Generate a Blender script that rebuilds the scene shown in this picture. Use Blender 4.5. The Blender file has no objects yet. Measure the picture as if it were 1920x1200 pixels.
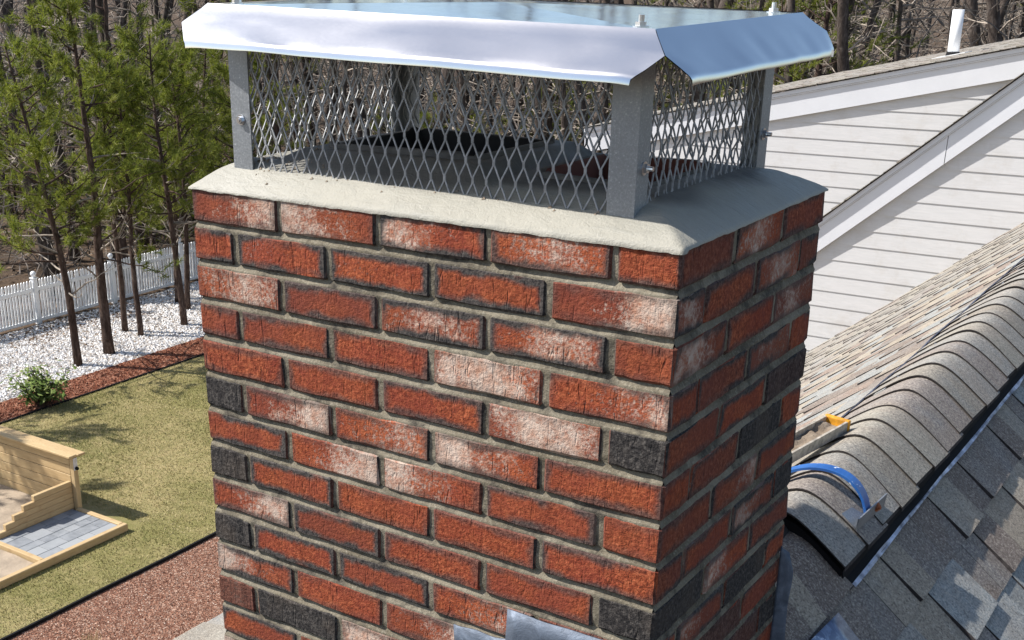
import bpy, bmesh, math, random
import numpy as np
from mathutils import Vector, Matrix

random.seed(7)
rng = np.random.default_rng(11)
scene = bpy.context.scene
col = scene.collection

# ------------------------------------------------------------------ camera
cam_d = bpy.data.cameras.new('camera')
cam = bpy.data.objects.new('camera', cam_d)
col.objects.link(cam)
CR, CU, CF = (0.806148, 0.591645, -0.008983), (0.214514, -0.306368, -0.927428), (-0.55146, 0.745718, -0.373894)
CC = (1.54217, -1.49329, 0.34152)
cam.matrix_world = Matrix(((CR[0], -CU[0], -CF[0], CC[0]), (CR[1], -CU[1], -CF[1], CC[1]),
                           (CR[2], -CU[2], -CF[2], CC[2]), (0, 0, 0, 1)))
cam_d.sensor_width = 36.0
cam_d.lens = 42.7828
cam_d.shift_x = 0.11123
cam_d.shift_y = 0.13749
cam_d.clip_start = 0.05
cam_d.clip_end = 3000
scene.camera = cam
scene.render.resolution_x, scene.render.resolution_y = 1024, 640

# ------------------------------------------------------------------ light
SUN = Vector((0.605, 0.325, -0.727)).normalized()       # the way the sunlight travels
world = bpy.data.worlds.new('World')
scene.world = world
world.use_nodes = True
wn = world.node_tree
bg = wn.nodes['Background']
sky = wn.nodes.new('ShaderNodeTexSky')
sky.sky_type = 'NISHITA'
sky.sun_disc = False
sky.sun_elevation = math.asin(-SUN.z)
sky.sun_rotation = math.atan2(-SUN.x, -SUN.y) % (2 * math.pi)
sky.air_density = 1.0
sky.dust_density = 1.2
wn.links.new(sky.outputs[0], bg.inputs[0])
bg.inputs[1].default_value = 0.12
sun_d = bpy.data.lights.new('sun', 'SUN')
sun_d.energy = 4.9
sun_d.angle = math.radians(0.53)
sun_d.color = (1.0, 0.965, 0.925)
sun = bpy.data.objects.new('sun', sun_d)
sun.rotation_euler = SUN.to_track_quat('-Z', 'Y').to_euler()
sun.location = (-20, -15, 30)
col.objects.link(sun)

scene.view_settings.view_transform = 'Standard'
scene.view_settings.look = 'None'
scene.view_settings.exposure = 0.60
scene.view_settings.gamma = 1.0
scene.cycles.max_bounces = 6
scene.cycles.diffuse_bounces = 3
scene.cycles.glossy_bounces = 4

# ------------------------------------------------------------------ helpers
def tag(o, label=None, cat=None, group=None, kind=None):
    if label: o['label'] = label
    if cat: o['category'] = cat
    if group: o['group'] = group
    if kind: o['kind'] = kind
    return o

def empty(name, loc=(0, 0, 0)):
    o = bpy.data.objects.new(name, None)
    o.empty_display_size = 0.2
    o.location = loc
    col.objects.link(o)
    return o

def link(o, parent=None):
    col.objects.link(o)
    if parent is not None:
        o.parent = parent
        o.matrix_parent_inverse = Matrix.Translation(-parent_loc(parent))
    return o

def parent_loc(p):
    return Vector(p.location)      # every part is built in world coordinates

def mesh(name, verts, faces, mat=None, smooth=False):
    me = bpy.data.meshes.new(name)
    if isinstance(verts, np.ndarray): verts = verts.tolist()
    if isinstance(faces, np.ndarray): faces = faces.tolist()
    me.from_pydata(verts, [], faces)
    if mat is not None:
        for m in (mat if isinstance(mat, (list, tuple)) else [mat]): me.materials.append(m)
    if smooth:
        me.polygons.foreach_set('use_smooth', [True] * len(me.polygons))
    me.update()
    return me

def obj(name, verts, faces, mat=None, parent=None, smooth=False):
    return link(bpy.data.objects.new(name, mesh(name, verts, faces, mat, smooth)), parent)

BOXF = [(0, 3, 2, 1), (4, 5, 6, 7), (0, 1, 5, 4), (1, 2, 6, 5), (2, 3, 7, 6), (3, 0, 4, 7)]

class MB:
    """collects simple shapes into one mesh"""
    def __init__(s): s.v = []; s.f = []; s.m = []
    def add(s, v, f, mi=0):
        b = len(s.v); s.v += [tuple(p) for p in v]
        s.f += [tuple(i + b for i in q) for q in f]; s.m += [mi] * len(f)
    def box(s, x0, x1, y0, y1, z0, z1, mi=0):
        s.add([(x0, y0, z0), (x1, y0, z0), (x1, y1, z0), (x0, y1, z0), (x0, y0, z1), (x1, y0, z1), (x1, y1, z1), (x0, y1, z1)], BOXF, mi)
    def obox(s, c, ax, ay, az, mi=0):
        c, ax, ay, az = Vector(c), Vector(ax), Vector(ay), Vector(az)
        v = [c + sx * ax + sy * ay + sz * az for sz in (-1, 1) for sx, sy in ((-1, -1), (1, -1), (1, 1), (-1, 1))]
        s.add(v, BOXF, mi)
    def bar(s, a, b, w, t, up=(0, 0, 1), mi=0):
        a, b = Vector(a), Vector(b); d = (b - a)
        n = d.normalized(); u = Vector(up); u = (u - n * u.dot(n)).normalized(); r = n.cross(u)
        s.obox((a + b) / 2, d / 2, r * w / 2, u * t / 2, mi)
    def tube(s, pts, rad, n=6, cap=True, mi=0):
        pts = [Vector(p) for p in pts]
        ref = Vector((0.31, 0.87, 0.39)); rings = []
        for i, p in enumerate(pts):
            d = (pts[min(i + 1, len(pts) - 1)] - pts[max(i - 1, 0)]).normalized()
            if abs(d.dot(ref)) > .95: ref = Vector((0.9, -0.2, 0.3))
            a = d.cross(ref).normalized(); b = d.cross(a)
            r = rad[i] if hasattr(rad, '__len__') else rad
            rings.append([p + r * (a * math.cos(t) + b * math.sin(t)) for t in [2 * math.pi * k / n for k in range(n)]])
        v = [q for rg in rings for q in rg]
        f = [(i * n + k, i * n + (k + 1) % n, (i + 1) * n + (k + 1) % n, (i + 1) * n + k) for i in range(len(pts) - 1) for k in range(n)]
        if cap: f += [tuple(range(n))[::-1], tuple((len(pts) - 1) * n + k for k in range(n))]
        s.add(v, f, mi)
    def grid(s, fn, nu, nv, mi=0):
        v = [fn(i / nu, j / nv) for j in range(nv + 1) for i in range(nu + 1)]
        f = [(j * (nu + 1) + i, j * (nu + 1) + i + 1, (j + 1) * (nu + 1) + i + 1, (j + 1) * (nu + 1) + i) for j in range(nv) for i in range(nu)]
        s.add(v, f, mi)
    def build(s, name, mat, parent=None, smooth=False):
        o = obj(name, s.v, s.f, mat, parent, smooth)
        if any(s.m): o.data.polygons.foreach_set('material_index', s.m)
        return o

def bevel(o, w, seg=1):
    m = o.modifiers.new('bevel', 'BEVEL'); m.width = w; m.segments = seg; m.limit_method = 'ANGLE'; m.angle_limit = math.radians(40)
    return o

# value noise for geometry
_perm = np.random.default_rng(3).random((64, 64, 8))
def vn(x, y, ch=0):
    x = np.asarray(x, float); y = np.asarray(y, float)
    xi = np.floor(x).astype(int); yi = np.floor(y).astype(int); fx = x - xi; fy = y - yi
    fx = fx * fx * (3 - 2 * fx); fy = fy * fy * (3 - 2 * fy)
    g = lambda a, b: _perm[a % 64, b % 64, ch]
    return (g(xi, yi) * (1 - fx) + g(xi + 1, yi) * fx) * (1 - fy) + (g(xi, yi + 1) * (1 - fx) + g(xi + 1, yi + 1) * fx) * fy - 0.5

# ------------------------------------------------------------------ materials
class Mat:
    def __init__(s, name, rough=0.8, metal=0.0, spec=0.5):
        s.mat = bpy.data.materials.new(name); s.mat.use_nodes = True
        s.nt = s.mat.node_tree; s.b = s.nt.nodes['Principled BSDF']
        s.b.inputs['Roughness'].default_value = rough
        s.b.inputs['Metallic'].default_value = metal
        s.b.inputs['Specular IOR Level'].default_value = spec
    def n(s, t, **kw):
        nd = s.nt.nodes.new(t)
        for k, v in kw.items(): setattr(nd, k, v)
        return nd
    def put(s, sock, v):
        if hasattr(v, 'links') or isinstance(v, bpy.types.NodeSocket): s.nt.links.new(v, sock)
        else:
            if isinstance(v, (tuple, list)) and len(v) == 3 and sock.type == 'RGBA': v = (*v, 1)
            sock.default_value = v
    def coord(s, kind='Object', scale=(1, 1, 1), loc=(0, 0, 0), rnd=False, rot=(0, 0, 0)):
        if kind == 'Position':
            o = s.n('ShaderNodeNewGeometry').outputs['Position']
        else: o = s.n('ShaderNodeTexCoord').outputs[kind]
        if rnd:
            r = s.n('ShaderNodeObjectInfo').outputs['Random']
            m = s.math('MULTIPLY', r, 57.0)
            a = s.n('ShaderNodeVectorMath', operation='ADD'); s.put(a.inputs[0], o)
            c = s.n('ShaderNodeCombineXYZ')
            for i in range(3): s.put(c.inputs[i], m)
            s.put(a.inputs[1], c.outputs[0]); o = a.outputs[0]
        mp = s.n('ShaderNodeMapping'); s.put(mp.inputs['Vector'], o)
        mp.inputs['Scale'].default_value = scale; mp.inputs['Location'].default_value = loc; mp.inputs['Rotation'].default_value = rot
        return mp.outputs[0]
    def noise(s, vec, scale=5, detail=3, rough=0.55, dist=0.0, color=False):
        nd = s.n('ShaderNodeTexNoise'); s.put(nd.inputs['Vector'], vec)
        s.put(nd.inputs['Scale'], scale); s.put(nd.inputs['Detail'], detail); s.put(nd.inputs['Roughness'], rough); s.put(nd.inputs['Distortion'], dist)
        return nd.outputs[1] if color else nd.outputs[0]
    def voro(s, vec, scale=5, feature='F1', out=0):
        nd = s.n('ShaderNodeTexVoronoi', feature=feature); s.put(nd.inputs['Vector'], vec); s.put(nd.inputs['Scale'], scale)
        return nd.outputs[out]
    def ramp(s, fac, stops, interp='LINEAR'):
        nd = s.n('ShaderNodeValToRGB'); s.put(nd.inputs[0], fac); cr = nd.color_ramp; cr.interpolation = interp
        while len(cr.elements) < len(stops): cr.elements.new(0.5)
        for e, (p, c) in zip(cr.elements, stops):
            e.position = p
            e.color = (c, c, c, 1) if not hasattr(c, '__len__') else (*c, 1)
        return nd.outputs[0]
    def mix(s, fac, a, b, blend='MIX'):
        nd = s.n('ShaderNodeMix', data_type='RGBA', blend_type=blend)
        s.put(nd.inputs[0], fac); s.put(nd.inputs[6], a); s.put(nd.inputs[7], b)
        return nd.outputs[2]
    def math(s, op, a, b=0.0, clamp=False):
        nd = s.n('ShaderNodeMath', operation=op, use_clamp=clamp); s.put(nd.inputs[0], a); s.put(nd.inputs[1], b)
        return nd.outputs[0]
    def mapr(s, v, a, b, c=0.0, d=1.0):
        nd = s.n('ShaderNodeMapRange'); s.put(nd.inputs[0], v)
        for i, q in enumerate((a, b, c, d)): s.put(nd.inputs[i + 1], q)
        return nd.outputs[0]
    def attr(s, name, typ='OBJECT', out=2):
        nd = s.n('ShaderNodeAttribute', attribute_type=typ, attribute_name=name)
        return nd.outputs[out]
    def rand(s): return s.n('ShaderNodeObjectInfo').outputs['Random']
    def base(s, c): s.put(s.b.inputs['Base Color'], c); return s
    def rough(s, r): s.put(s.b.inputs['Roughness'], r); return s
    def bump(s, h, strength=0.5, dist=0.01):
        nd = s.n('ShaderNodeBump'); s.put(nd.inputs['Height'], h)
        nd.inputs['Strength'].default_value = strength; nd.inputs['Distance'].default_value = dist
        s.nt.links.new(nd.outputs[0], s.b.inputs['Normal']); return s

def simple(name, c, rough=0.7, metal=0.0, var=0.15, scale=8, bump=0.0, bd=0.01, kind='Object', spec=0.5, stretch=(1, 1, 1), rnd=False):
    m = Mat(name, rough, metal, spec)
    v = m.coord(kind, stretch, rnd=rnd)
    n = m.noise(v, scale, 4, 0.6)
    lo = tuple(x * (1 - var) for x in c); hi = tuple(min(1, x * (1 + var)) for x in c)
    m.base(m.ramp(n, [(0.3, lo), (0.7, hi)]))
    if bump: m.bump(m.noise(v, scale * 4, 3), bump, bd)
    return m.mat

# brick --------------------------------------------------------------
def brick_material():
    m = Mat('brick_face', 0.88, spec=0.25)
    v = m.coord('Object', (1, 1, 1), rnd=True)
    nrm = m.n('ShaderNodeNewGeometry').outputs['Normal']
    sx = m.n('ShaderNodeSeparateXYZ'); m.put(sx.inputs[0], nrm)
    side = m.math('GREATER_THAN', m.math('ABSOLUTE', sx.outputs[0]), 0.6)
    def pick(a, b):
        nd = m.n('ShaderNodeMix', data_type='FLOAT'); m.put(nd.inputs[0], side); m.put(nd.inputs[2], m.attr(a)); m.put(nd.inputs[3], m.attr(b))
        return nd.outputs[0]
    black = pick('black', 'black_side'); white = pick('white', 'white_side'); where = pick('where', 'where_side'); dark = pick('dark', 'dark_side')
    gen = m.n('ShaderNodeTexCoord').outputs['Generated']
    g = m.n('ShaderNodeSeparateXYZ'); m.put(g.inputs[0], gen)
    nd = m.n('ShaderNodeMix', data_type='FLOAT'); m.put(nd.inputs[0], side); m.put(nd.inputs[2], g.outputs[0]); m.put(nd.inputs[3], g.outputs[1])
    along = nd.outputs[0]; up = g.outputs[2]
    # red body
    big = m.noise(v, 9, 3, 0.6); fine = m.noise(v, 150, 4, 0.8)
    red = m.ramp(fine, [(0.28, (0.045, 0.009, 0.005)), (0.47, (0.235, 0.048, 0.018)), (0.72, (0.52, 0.155, 0.065))])
    red = m.mix(m.math('MULTIPLY', m.rand(), 0.55), red, m.mix(0.5, red, (0.36, 0.085, 0.018)))
    red = m.mix(m.mapr(big, 0.40, 0.62, 0, 0.5), red, (0.20, 0.035, 0.022), 'MIX')
    red = m.mix(m.math('MULTIPLY', m.mapr(m.rand(), 0.35, 1.0, 0.0, 0.7), m.mapr(big, 0.25, 0.7, 0.3, 1.0)), red, (0.135, 0.038, 0.026))
    # wire-cut gouges, running down the face
    gv = m.coord('Object', (1, 1, 0.17), rnd=True)
    gouge = m.noise(gv, 120, 2, 0.6, 0.6)
    gm = m.mapr(gouge, 0.37, 0.29)
    rg = m.math('FRACT', m.math('MULTIPLY', m.rand(), 7.31)); gm = m.math('MULTIPLY', gm, m.mapr(rg, 0.0, 1.0, 0.15, 1.0))
    red = m.mix(m.math('MULTIPLY', gm, 0.75), red, (0.045, 0.008, 0.006))
    # white lime bloom
    d = m.math('ABSOLUTE', m.math('SUBTRACT', along, where))
    grad = m.mapr(d, 0.0, 0.75, 1.0, 0.0)
    patch = m.noise(v, 22, 4, 0.65)
    speck = m.noise(v, 150, 4, 0.8)
    wm = m.math('ADD', m.math('MULTIPLY', grad, white), m.math('MULTIPLY', m.math('SUBTRACT', patch, 0.5), m.math('MULTIPLY', white, 1.5)))
    wm = m.math('SUBTRACT', wm, m.mapr(speck, 0.3, 0.7, 0.0, 0.66))
    wm = m.mapr(wm, -0.1, 0.30, 0.0, 0.9)
    wm = m.math('MULTIPLY', wm, m.math('MINIMUM', m.math('MULTIPLY', white, 4.0), 1.0), clamp=True)
    c = m.mix(wm, red, m.ramp(m.noise(v, 60, 3), [(0.3, (0.44, 0.25, 0.17)), (0.6, (0.58, 0.46, 0.37))]))
    # burnt dark arris
    ex = m.math('MINIMUM', along, m.math('SUBTRACT', 1.0, along)); ez = m.math('MINIMUM', up, m.math('SUBTRACT', 1.0, up))
    e = m.math('MINIMUM', m.math('MULTIPLY', ex, 0.19), m.math('MULTIPLY', ez, 0.057))
    e = m.math('ADD', e, m.math('MULTIPLY', m.math('SUBTRACT', patch, 0.5), 0.03))
    em = m.math('MULTIPLY', m.mapr(e, 0.0165, 0.007), m.math('MULTIPLY', m.mapr(m.noise(v, 7, 2), 0.30, 0.46), m.math('MULTIPLY', dark, 1.25)), clamp=True)
    c = m.mix(em, c, m.ramp(speck, [(0.35, (0.018, 0.017, 0.018)), (0.75, (0.13, 0.11, 0.095))]))
    # black and grey bricks
    bk = m.ramp(fine, [(0.3, (0.006, 0.006, 0.007)), (0.5, (0.034, 0.030, 0.028)), (0.72, (0.13, 0.115, 0.10))])
    bk = m.mix(m.mapr(big, 0.5, 0.68, 0, 0.35), bk, (0.10, 0.075, 0.055))
    c = m.mix(black, c, bk)
    # mortar dust on the lower arris
    dust = m.math('MULTIPLY', m.mapr(ez, 0.06, 0.0), m.mapr(m.noise(v, 80, 3, 0.7), 0.48, 0.66), clamp=True)
    c = m.mix(m.math('MULTIPLY', dust, 0.5), c, (0.40, 0.36, 0.28))
    m.base(c)
    h = m.math('ADD', m.math('MULTIPLY', m.noise(v, 170, 3, 0.7), 0.9), m.math('MULTIPLY', m.math('MULTIPLY', m.mapr(gouge, 0.42, 0.25), -0.9), m.mapr(rg, 0.0, 1.0, 0.25, 1.0)))
    m.bump(h, 1.0, 0.0028)
    return m.mat

def mortar_material(name, c0, c1, c2, bump=0.8, sc=60, soot_shade=False):
    m = Mat(name, 0.92, spec=0.2); v = m.coord('Object')
    a = m.noise(v, 7, 4, 0.6); b = m.noise(v, sc * 2.5, 4, 0.7)
    c = m.mix(m.mapr(a, 0.35, 0.65), c0, c1)
    c = m.mix(m.mapr(b, 0.5, 0.75, 0, 0.7), c, c2)
    if soot_shade: c = m.mix(m.mapr(m.noise(v, 11, 5, 0.75), 0.50, 0.66, 0, 0.85), c, (0.035, 0.031, 0.027))
    m.base(c); m.bump(m.math('ADD', m.noise(v, sc, 5, 0.7), m.math('MULTIPLY', b, 0.4)), bump, 0.004)
    return m.mat

M_brick = brick_material()
M_mortar = mortar_material('joint_mortar', (0.125, 0.105, 0.072), (0.235, 0.205, 0.15), (0.36, 0.325, 0.25), 0.8, 90, soot_shade=True)
def crown_material():
    m = Mat('crown_mortar', 0.75, spec=0.6); v = m.coord('Object')
    a = m.noise(v, 5, 5, 0.65, 0.5); b = m.noise(v, 260, 3, 0.75); tr = m.noise(m.coord('Object', (1, 3.5, 1), rot=(0, 0, 0.5)), 22, 4, 0.6, 1.0)
    c = m.mix(m.mapr(a, 0.35, 0.65), (0.275, 0.26, 0.21), (0.345, 0.325, 0.268))
    c = m.mix(m.mapr(tr, 0.5, 0.72, 0, 0.45), c, (0.24, 0.235, 0.20))
    c = m.mix(m.mapr(b, 0.38, 0.28, 0, 0.6), c, (0.12, 0.11, 0.09))
    c = m.mix(m.mapr(b, 0.62, 0.72, 0, 0.5), c, (0.42, 0.40, 0.35))
    c = m.mix(m.math('MULTIPLY', m.attr('soot_shade', 'GEOMETRY'), m.mapr(a, 0.25, 0.6, 0.6, 1.0)), c, (0.055, 0.052, 0.048))  # soot stain and the shade under the lid, both mixed into the colour
    m.base(c); m.rough(m.mapr(a, 0.3, 0.7, 0.42, 0.8)); m.bump(m.math('ADD', tr, m.math('MULTIPLY', b, 0.6)), 0.6, 0.004)
    return m.mat
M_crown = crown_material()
M_flue = simple('clay_flue', (0.13, 0.04, 0.026), 0.85, var=0.3, scale=20)
M_rim = simple('flue_rim', (0.13, 0.12, 0.105), 0.9, var=0.3, scale=30)
M_soot = simple('sooty_flue', (0.014, 0.013, 0.013), 0.95, var=0.3, scale=20)

def metal_material(name, c, rough, spang=0.0, scratch=0.05):
    m = Mat(name, rough, 1.0); v = m.coord('Object')
    sp = m.voro(v, 90, out=1)
    n = m.noise(v, 40, 4, 0.7)
    gray = m.n('ShaderNodeSeparateColor'); m.put(gray.inputs[0], sp)
    c2 = m.mix(m.math('MULTIPLY', gray.outputs[0], spang), c, tuple(min(1, x * 1.9) for x in c))
    c2 = m.mix(m.mapr(n, 0.45, 0.7, 0, 0.35 if spang else 0.08), c2, tuple(x * 0.55 for x in c))
    m.base(c2); m.rough(m.mapr(n, 0.3, 0.7, rough * 0.75, min(1, rough * 1.3)))
    m.bump(m.noise(v, 12, 2, 0.5), scratch, 0.004)
    return m.mat
M_lid = metal_material('stainless_lid', (0.80, 0.81, 0.83), 0.13, scratch=0.05)
def flange_material():
    m = Mat('stainless_flange', 0.16, 1.0); v = m.coord('Object')
    n = m.noise(v, 5, 3, 0.6); f = m.noise(m.coord('Object', (6, 6, 60)), 30, 3, 0.7)
    m.base(m.ramp(n, [(0.3, (0.56, 0.57, 0.585)), (0.7, (0.63, 0.64, 0.65))]))
    m.rough(m.mapr(f, 0.3, 0.7, 0.14, 0.185)); m.bump(m.noise(v, 7, 1, 0.4), 0.05, 0.004); return m.mat
M_flange = flange_material()
def galv_material():
    m = Mat('galvanised_steel', 0.5, 0.75); v = m.coord('Position')
    sp = m.noise(v, 260, 3, 0.75); big = m.noise(v, 18, 3)
    c = m.ramp(sp, [(0.42, (0.27, 0.285, 0.30)), (0.62, (0.36, 0.375, 0.39)), (0.72, (0.66, 0.68, 0.70))])
    c = m.mix(m.mapr(big, 0.4, 0.7, 0, 0.4), c, (0.22, 0.23, 0.24))
    m.base(c); m.rough(m.mapr(sp, 0.3, 0.7, 0.42, 0.62)); m.bump(sp, 0.15, 0.002)
    return m.mat
M_galv = galv_material()
M_mesh = simple('mesh_steel', (0.30, 0.305, 0.31), 0.6, 0.35, var=0.35, scale=70)
M_bolt = simple('zinc_bolt', (0.70, 0.71, 0.73), 0.28, 1.0, var=0.1)
def lead_material():
    m = Mat('lead_flashing', 0.6, 0.35); v = m.coord('Position')
    n = m.noise(v, 24, 5, 0.7, 0.6); w = m.noise(v, 55, 4, 0.7)
    c = m.ramp(n, [(0.3, (0.06, 0.075, 0.10)), (0.55, (0.115, 0.14, 0.18)), (0.75, (0.22, 0.255, 0.31))])
    c = m.mix(m.mapr(w, 0.66, 0.72), c, (0.03, 0.02, 0.02))
    m.base(c); m.bump(n, 0.35, 0.006); return m.mat
M_lead = lead_material()
def bluemetal():
    m = Mat('painted_flashing', 0.32, 0.6); v = m.coord('Position')
    n = m.noise(v, 30, 5, 0.7, 1.0)
    m.base(m.ramp(n, [(0.45, (0.10, 0.13, 0.20)), (0.6, (0.20, 0.25, 0.34)), (0.66, (0.75, 0.76, 0.78))])); return m.mat
M_bluemetal = bluemetal()

# shingles ------------------------------------------------------------
def shingle_material(name, per_object, tan=False):
    m = Mat(name, 0.93, spec=0.2); v = m.coord('Position')
    t = m.rand() if per_object else m.attr('tint', 'GEOMETRY')
    pal = [(0.0, (0.183, 0.144, 0.120)), (0.18, (0.323, 0.271, 0.205)), (0.36, (0.250, 0.181, 0.144)), (0.52, (0.275, 0.287, 0.275)),
           (0.68, (0.348, 0.299, 0.232)), (0.82, (0.207, 0.173, 0.149)), (0.93, (0.299, 0.311, 0.299))]
    if tan: pal = [(0.0, (0.265, 0.238, 0.195)), (0.3, (0.29, 0.275, 0.245)), (0.6, (0.245, 0.210, 0.185)), (0.8, (0.31, 0.285, 0.235))]
    if False: pal = [(0.0, (0.299, 0.250, 0.189)), (0.3, (0.329, 0.299, 0.244)), (0.6, (0.262, 0.213, 0.177)), (0.8, (0.366, 0.317, 0.244))]
    c = m.ramp(t, pal, 'CONSTANT')
    pa = m.noise(v, 7, 3, 0.6); pb = m.noise(m.coord('Position', loc=(3.3, 1.7, 9.1)), 6, 3, 0.6)
    c = m.mix(m.mapr(pa, 0.50, 0.62, 0, 0.35 if tan else 0.28), c, (0.22, 0.235, 0.235))
    c = m.mix(m.mapr(pb, 0.50, 0.62, 0, 0.35 if tan else 0.22), c, (0.305, 0.245, 0.195))
    g = m.noise(v, 150, 4, 0.9); b = m.noise(v, 25, 4, 0.6)
    c = m.mix(m.mapr(g, 0.53, 0.62, 0, 0.75), c, (0.56, 0.50, 0.40))
    c = m.mix(m.mapr(g, 0.47, 0.38, 0, 0.85), c, (0.055, 0.046, 0.042))
    c = m.mix(m.mapr(b, 0.4, 0.7, 0, 0.35), c, (0.19, 0.16, 0.125))
    m.base(c); m.bump(g, 0.7, 0.003); return m.mat
M_shingle = shingle_material('shingle_granules', True)
M_shingle_j = shingle_material('shingle_granules_far', False, True)
M_capsh = shingle_material('cap_granules', True, True)
M_asphalt = simple('asphalt_edge', (0.055, 0.048, 0.046), 0.95, var=0.4, scale=60, kind='Position', spec=0.1)
M_deck = simple('roof_underlay', (0.035, 0.032, 0.03), 0.95)
M_black = simple('black_plastic', (0.010, 0.010, 0.011), 0.85, var=0.3, spec=0.15)
M_edge = simple('caulked_edge', (0.34, 0.36, 0.42), 0.55, var=0.85, scale=22, kind='Position')
M_edge2 = simple('weathered_vent_edge', (0.10, 0.11, 0.15), 0.7, var=0.8, scale=14, kind='Position')
def siding_material():
    m = Mat('siding_paint', 0.55, spec=0.4); v = m.coord('Position', (1.2, 1, 14))
    n = m.noise(v, 6, 4, 0.6); d = m.noise(m.coord('Position'), 3.2, 5, 0.75)
    c = m.ramp(n, [(0.3, (0.50, 0.495, 0.485)), (0.7, (0.56, 0.55, 0.54))])
    c = m.mix(m.mapr(d, 0.52, 0.76, 0, 0.45), c, (0.40, 0.365, 0.315))
    m.base(c); m.bump(n, 0.12, 0.004); return m.mat
M_siding = siding_material()
M_white = simple('white_trim', (0.60, 0.605, 0.62), 0.4, var=0.04, scale=3)
M_vinyl = simple('white_vinyl', (0.80, 0.81, 0.81), 0.4, var=0.05, scale=4)
M_pvc = simple('white_pvc', (0.82, 0.82, 0.81), 0.35, var=0.04)
M_blue = Mat('worn_blue_paint', 0.38)
_v = M_blue.coord('Position'); M_blue.base(M_blue.mix(M_blue.mapr(M_blue.noise(_v, 38, 3, 0.6), 0.64, 0.67), M_blue.ramp(M_blue.noise(_v, 14, 3), [(0.3, (0.012, 0.07, 0.25)), (0.7, (0.03, 0.14, 0.42))]), (0.70, 0.74, 0.78))); M_blue = M_blue.mat
M_rust = simple('rusty_bolt', (0.36, 0.13, 0.06), 0.6, 0.6, var=0.4, scale=60)
M_yellow = simple('yellow_plastic', (0.60, 0.27, 0.015), 0.6, var=0.45, scale=45, kind='Position')
M_alu = simple('dirty_aluminium', (0.40, 0.35, 0.28), 0.6, 0.2, var=0.45, scale=60, kind='Position')
M_mud = mortar_material('dried_mortar', (0.20, 0.15, 0.105), (0.36, 0.30, 0.23), (0.10, 0.08, 0.06), 1.0, 60)

# yard ----------------------------------------------------------------
def lawn_material():
    m = Mat('lawn', 0.95, spec=0.15); v = m.coord('Position')
    a = m.noise(v, 0.55, 4, 0.65); b = m.noise(v, 6.5, 5, 0.75); c_ = m.noise(v, 55, 3, 0.7)
    c = m.mix(m.mapr(a, 0.36, 0.62), (0.215, 0.19, 0.072), (0.37, 0.295, 0.145))
    c = m.mix(m.mapr(b, 0.42, 0.62, 0, 0.55), c, (0.17, 0.17, 0.055))
    c = m.mix(m.mapr(b, 0.60, 0.72, 0, 0.7), c, (0.42, 0.34, 0.19))
    c = m.mix(m.mapr(c_, 0.35, 0.25, 0, 0.8), c, (0.035, 0.04, 0.014))
    m.base(c); m.bump(c_, 0.8, 0.03); return m.mat
M_lawn = lawn_material()
def blade_material():
    m = Mat('grass_blades', 0.8, spec=0.2)
    t = m.attr('tint', 'GEOMETRY'); v = m.coord('Position'); a = m.noise(v, 0.9, 3, 0.6)
    c = m.ramp(t, [(0.0, (0.145, 0.165, 0.042)), (0.33, (0.235, 0.225, 0.075)), (0.62, (0.37, 0.31, 0.14)), (1.0, (0.52, 0.43, 0.24))])
    c = m.mix(m.mapr(a, 0.4, 0.6, 0, 0.5), c, (0.36, 0.30, 0.14))
    m.base(c); return m.mat
M_blade = blade_material()
def speckle(name, stops, sc=40, bump=1.0, bd=0.02):
    m = Mat(name, 0.92, spec=0.2); v = m.coord('Position')
    a = m.voro(v, sc, out=1); g = m.n('ShaderNodeSeparateColor'); m.put(g.inputs[0], a)
    n = m.noise(v, sc * 0.12, 4, 0.7)
    f = m.math('ADD', m.math('MULTIPLY', g.outputs[0], 0.6), m.math('MULTIPLY', n, 0.5))
    m.base(m.ramp(f, stops)); m.bump(m.voro(v, sc), bump, bd); return m.mat
M_gravel = speckle('white_gravel', [(0.15, (0.07, 0.055, 0.04)), (0.38, (0.26, 0.22, 0.18)), (0.62, (0.45, 0.42, 0.38)), (0.9, (0.60, 0.59, 0.57))], 22)
M_mulch = speckle('red_mulch', [(0.15, (0.06, 0.018, 0.010)), (0.45, (0.17, 0.055, 0.028)), (0.7, (0.27, 0.115, 0.065)), (0.95, (0.46, 0.27, 0.19))], 26)
M_mulch2 = speckle('pink_mulch', [(0.1, (0.085, 0.035, 0.022)), (0.4, (0.19, 0.085, 0.052)), (0.7, (0.27, 0.14, 0.09)), (0.95, (0.44, 0.30, 0.22))], 30)
def chip_material(name, stops):
    m = Mat(name, 0.9, spec=0.2); m.base(m.ramp(m.attr('tint', 'GEOMETRY'), stops)); return m.mat
M_pebble = chip_material('gravel_stones', [(0.0, (0.24, 0.19, 0.14)), (0.22, (0.50, 0.44, 0.38)), (0.6, (0.70, 0.675, 0.64)), (1.0, (0.80, 0.79, 0.78))])
M_chip = chip_material('bark_chips', [(0.0, (0.07, 0.02, 0.011)), (0.5, (0.20, 0.065, 0.032)), (1.0, (0.38, 0.19, 0.12))])
M_chip2 = chip_material('pale_bark_chips', [(0.0, (0.08, 0.034, 0.022)), (0.5, (0.235, 0.118, 0.078)), (0.85, (0.38, 0.24, 0.17)), (1.0, (0.60, 0.47, 0.37))])
M_litter = chip_material('leaf_litter', [(0.0, (0.06, 0.04, 0.025)), (0.5, (0.15, 0.095, 0.06)), (1.0, (0.30, 0.21, 0.14))])
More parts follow.
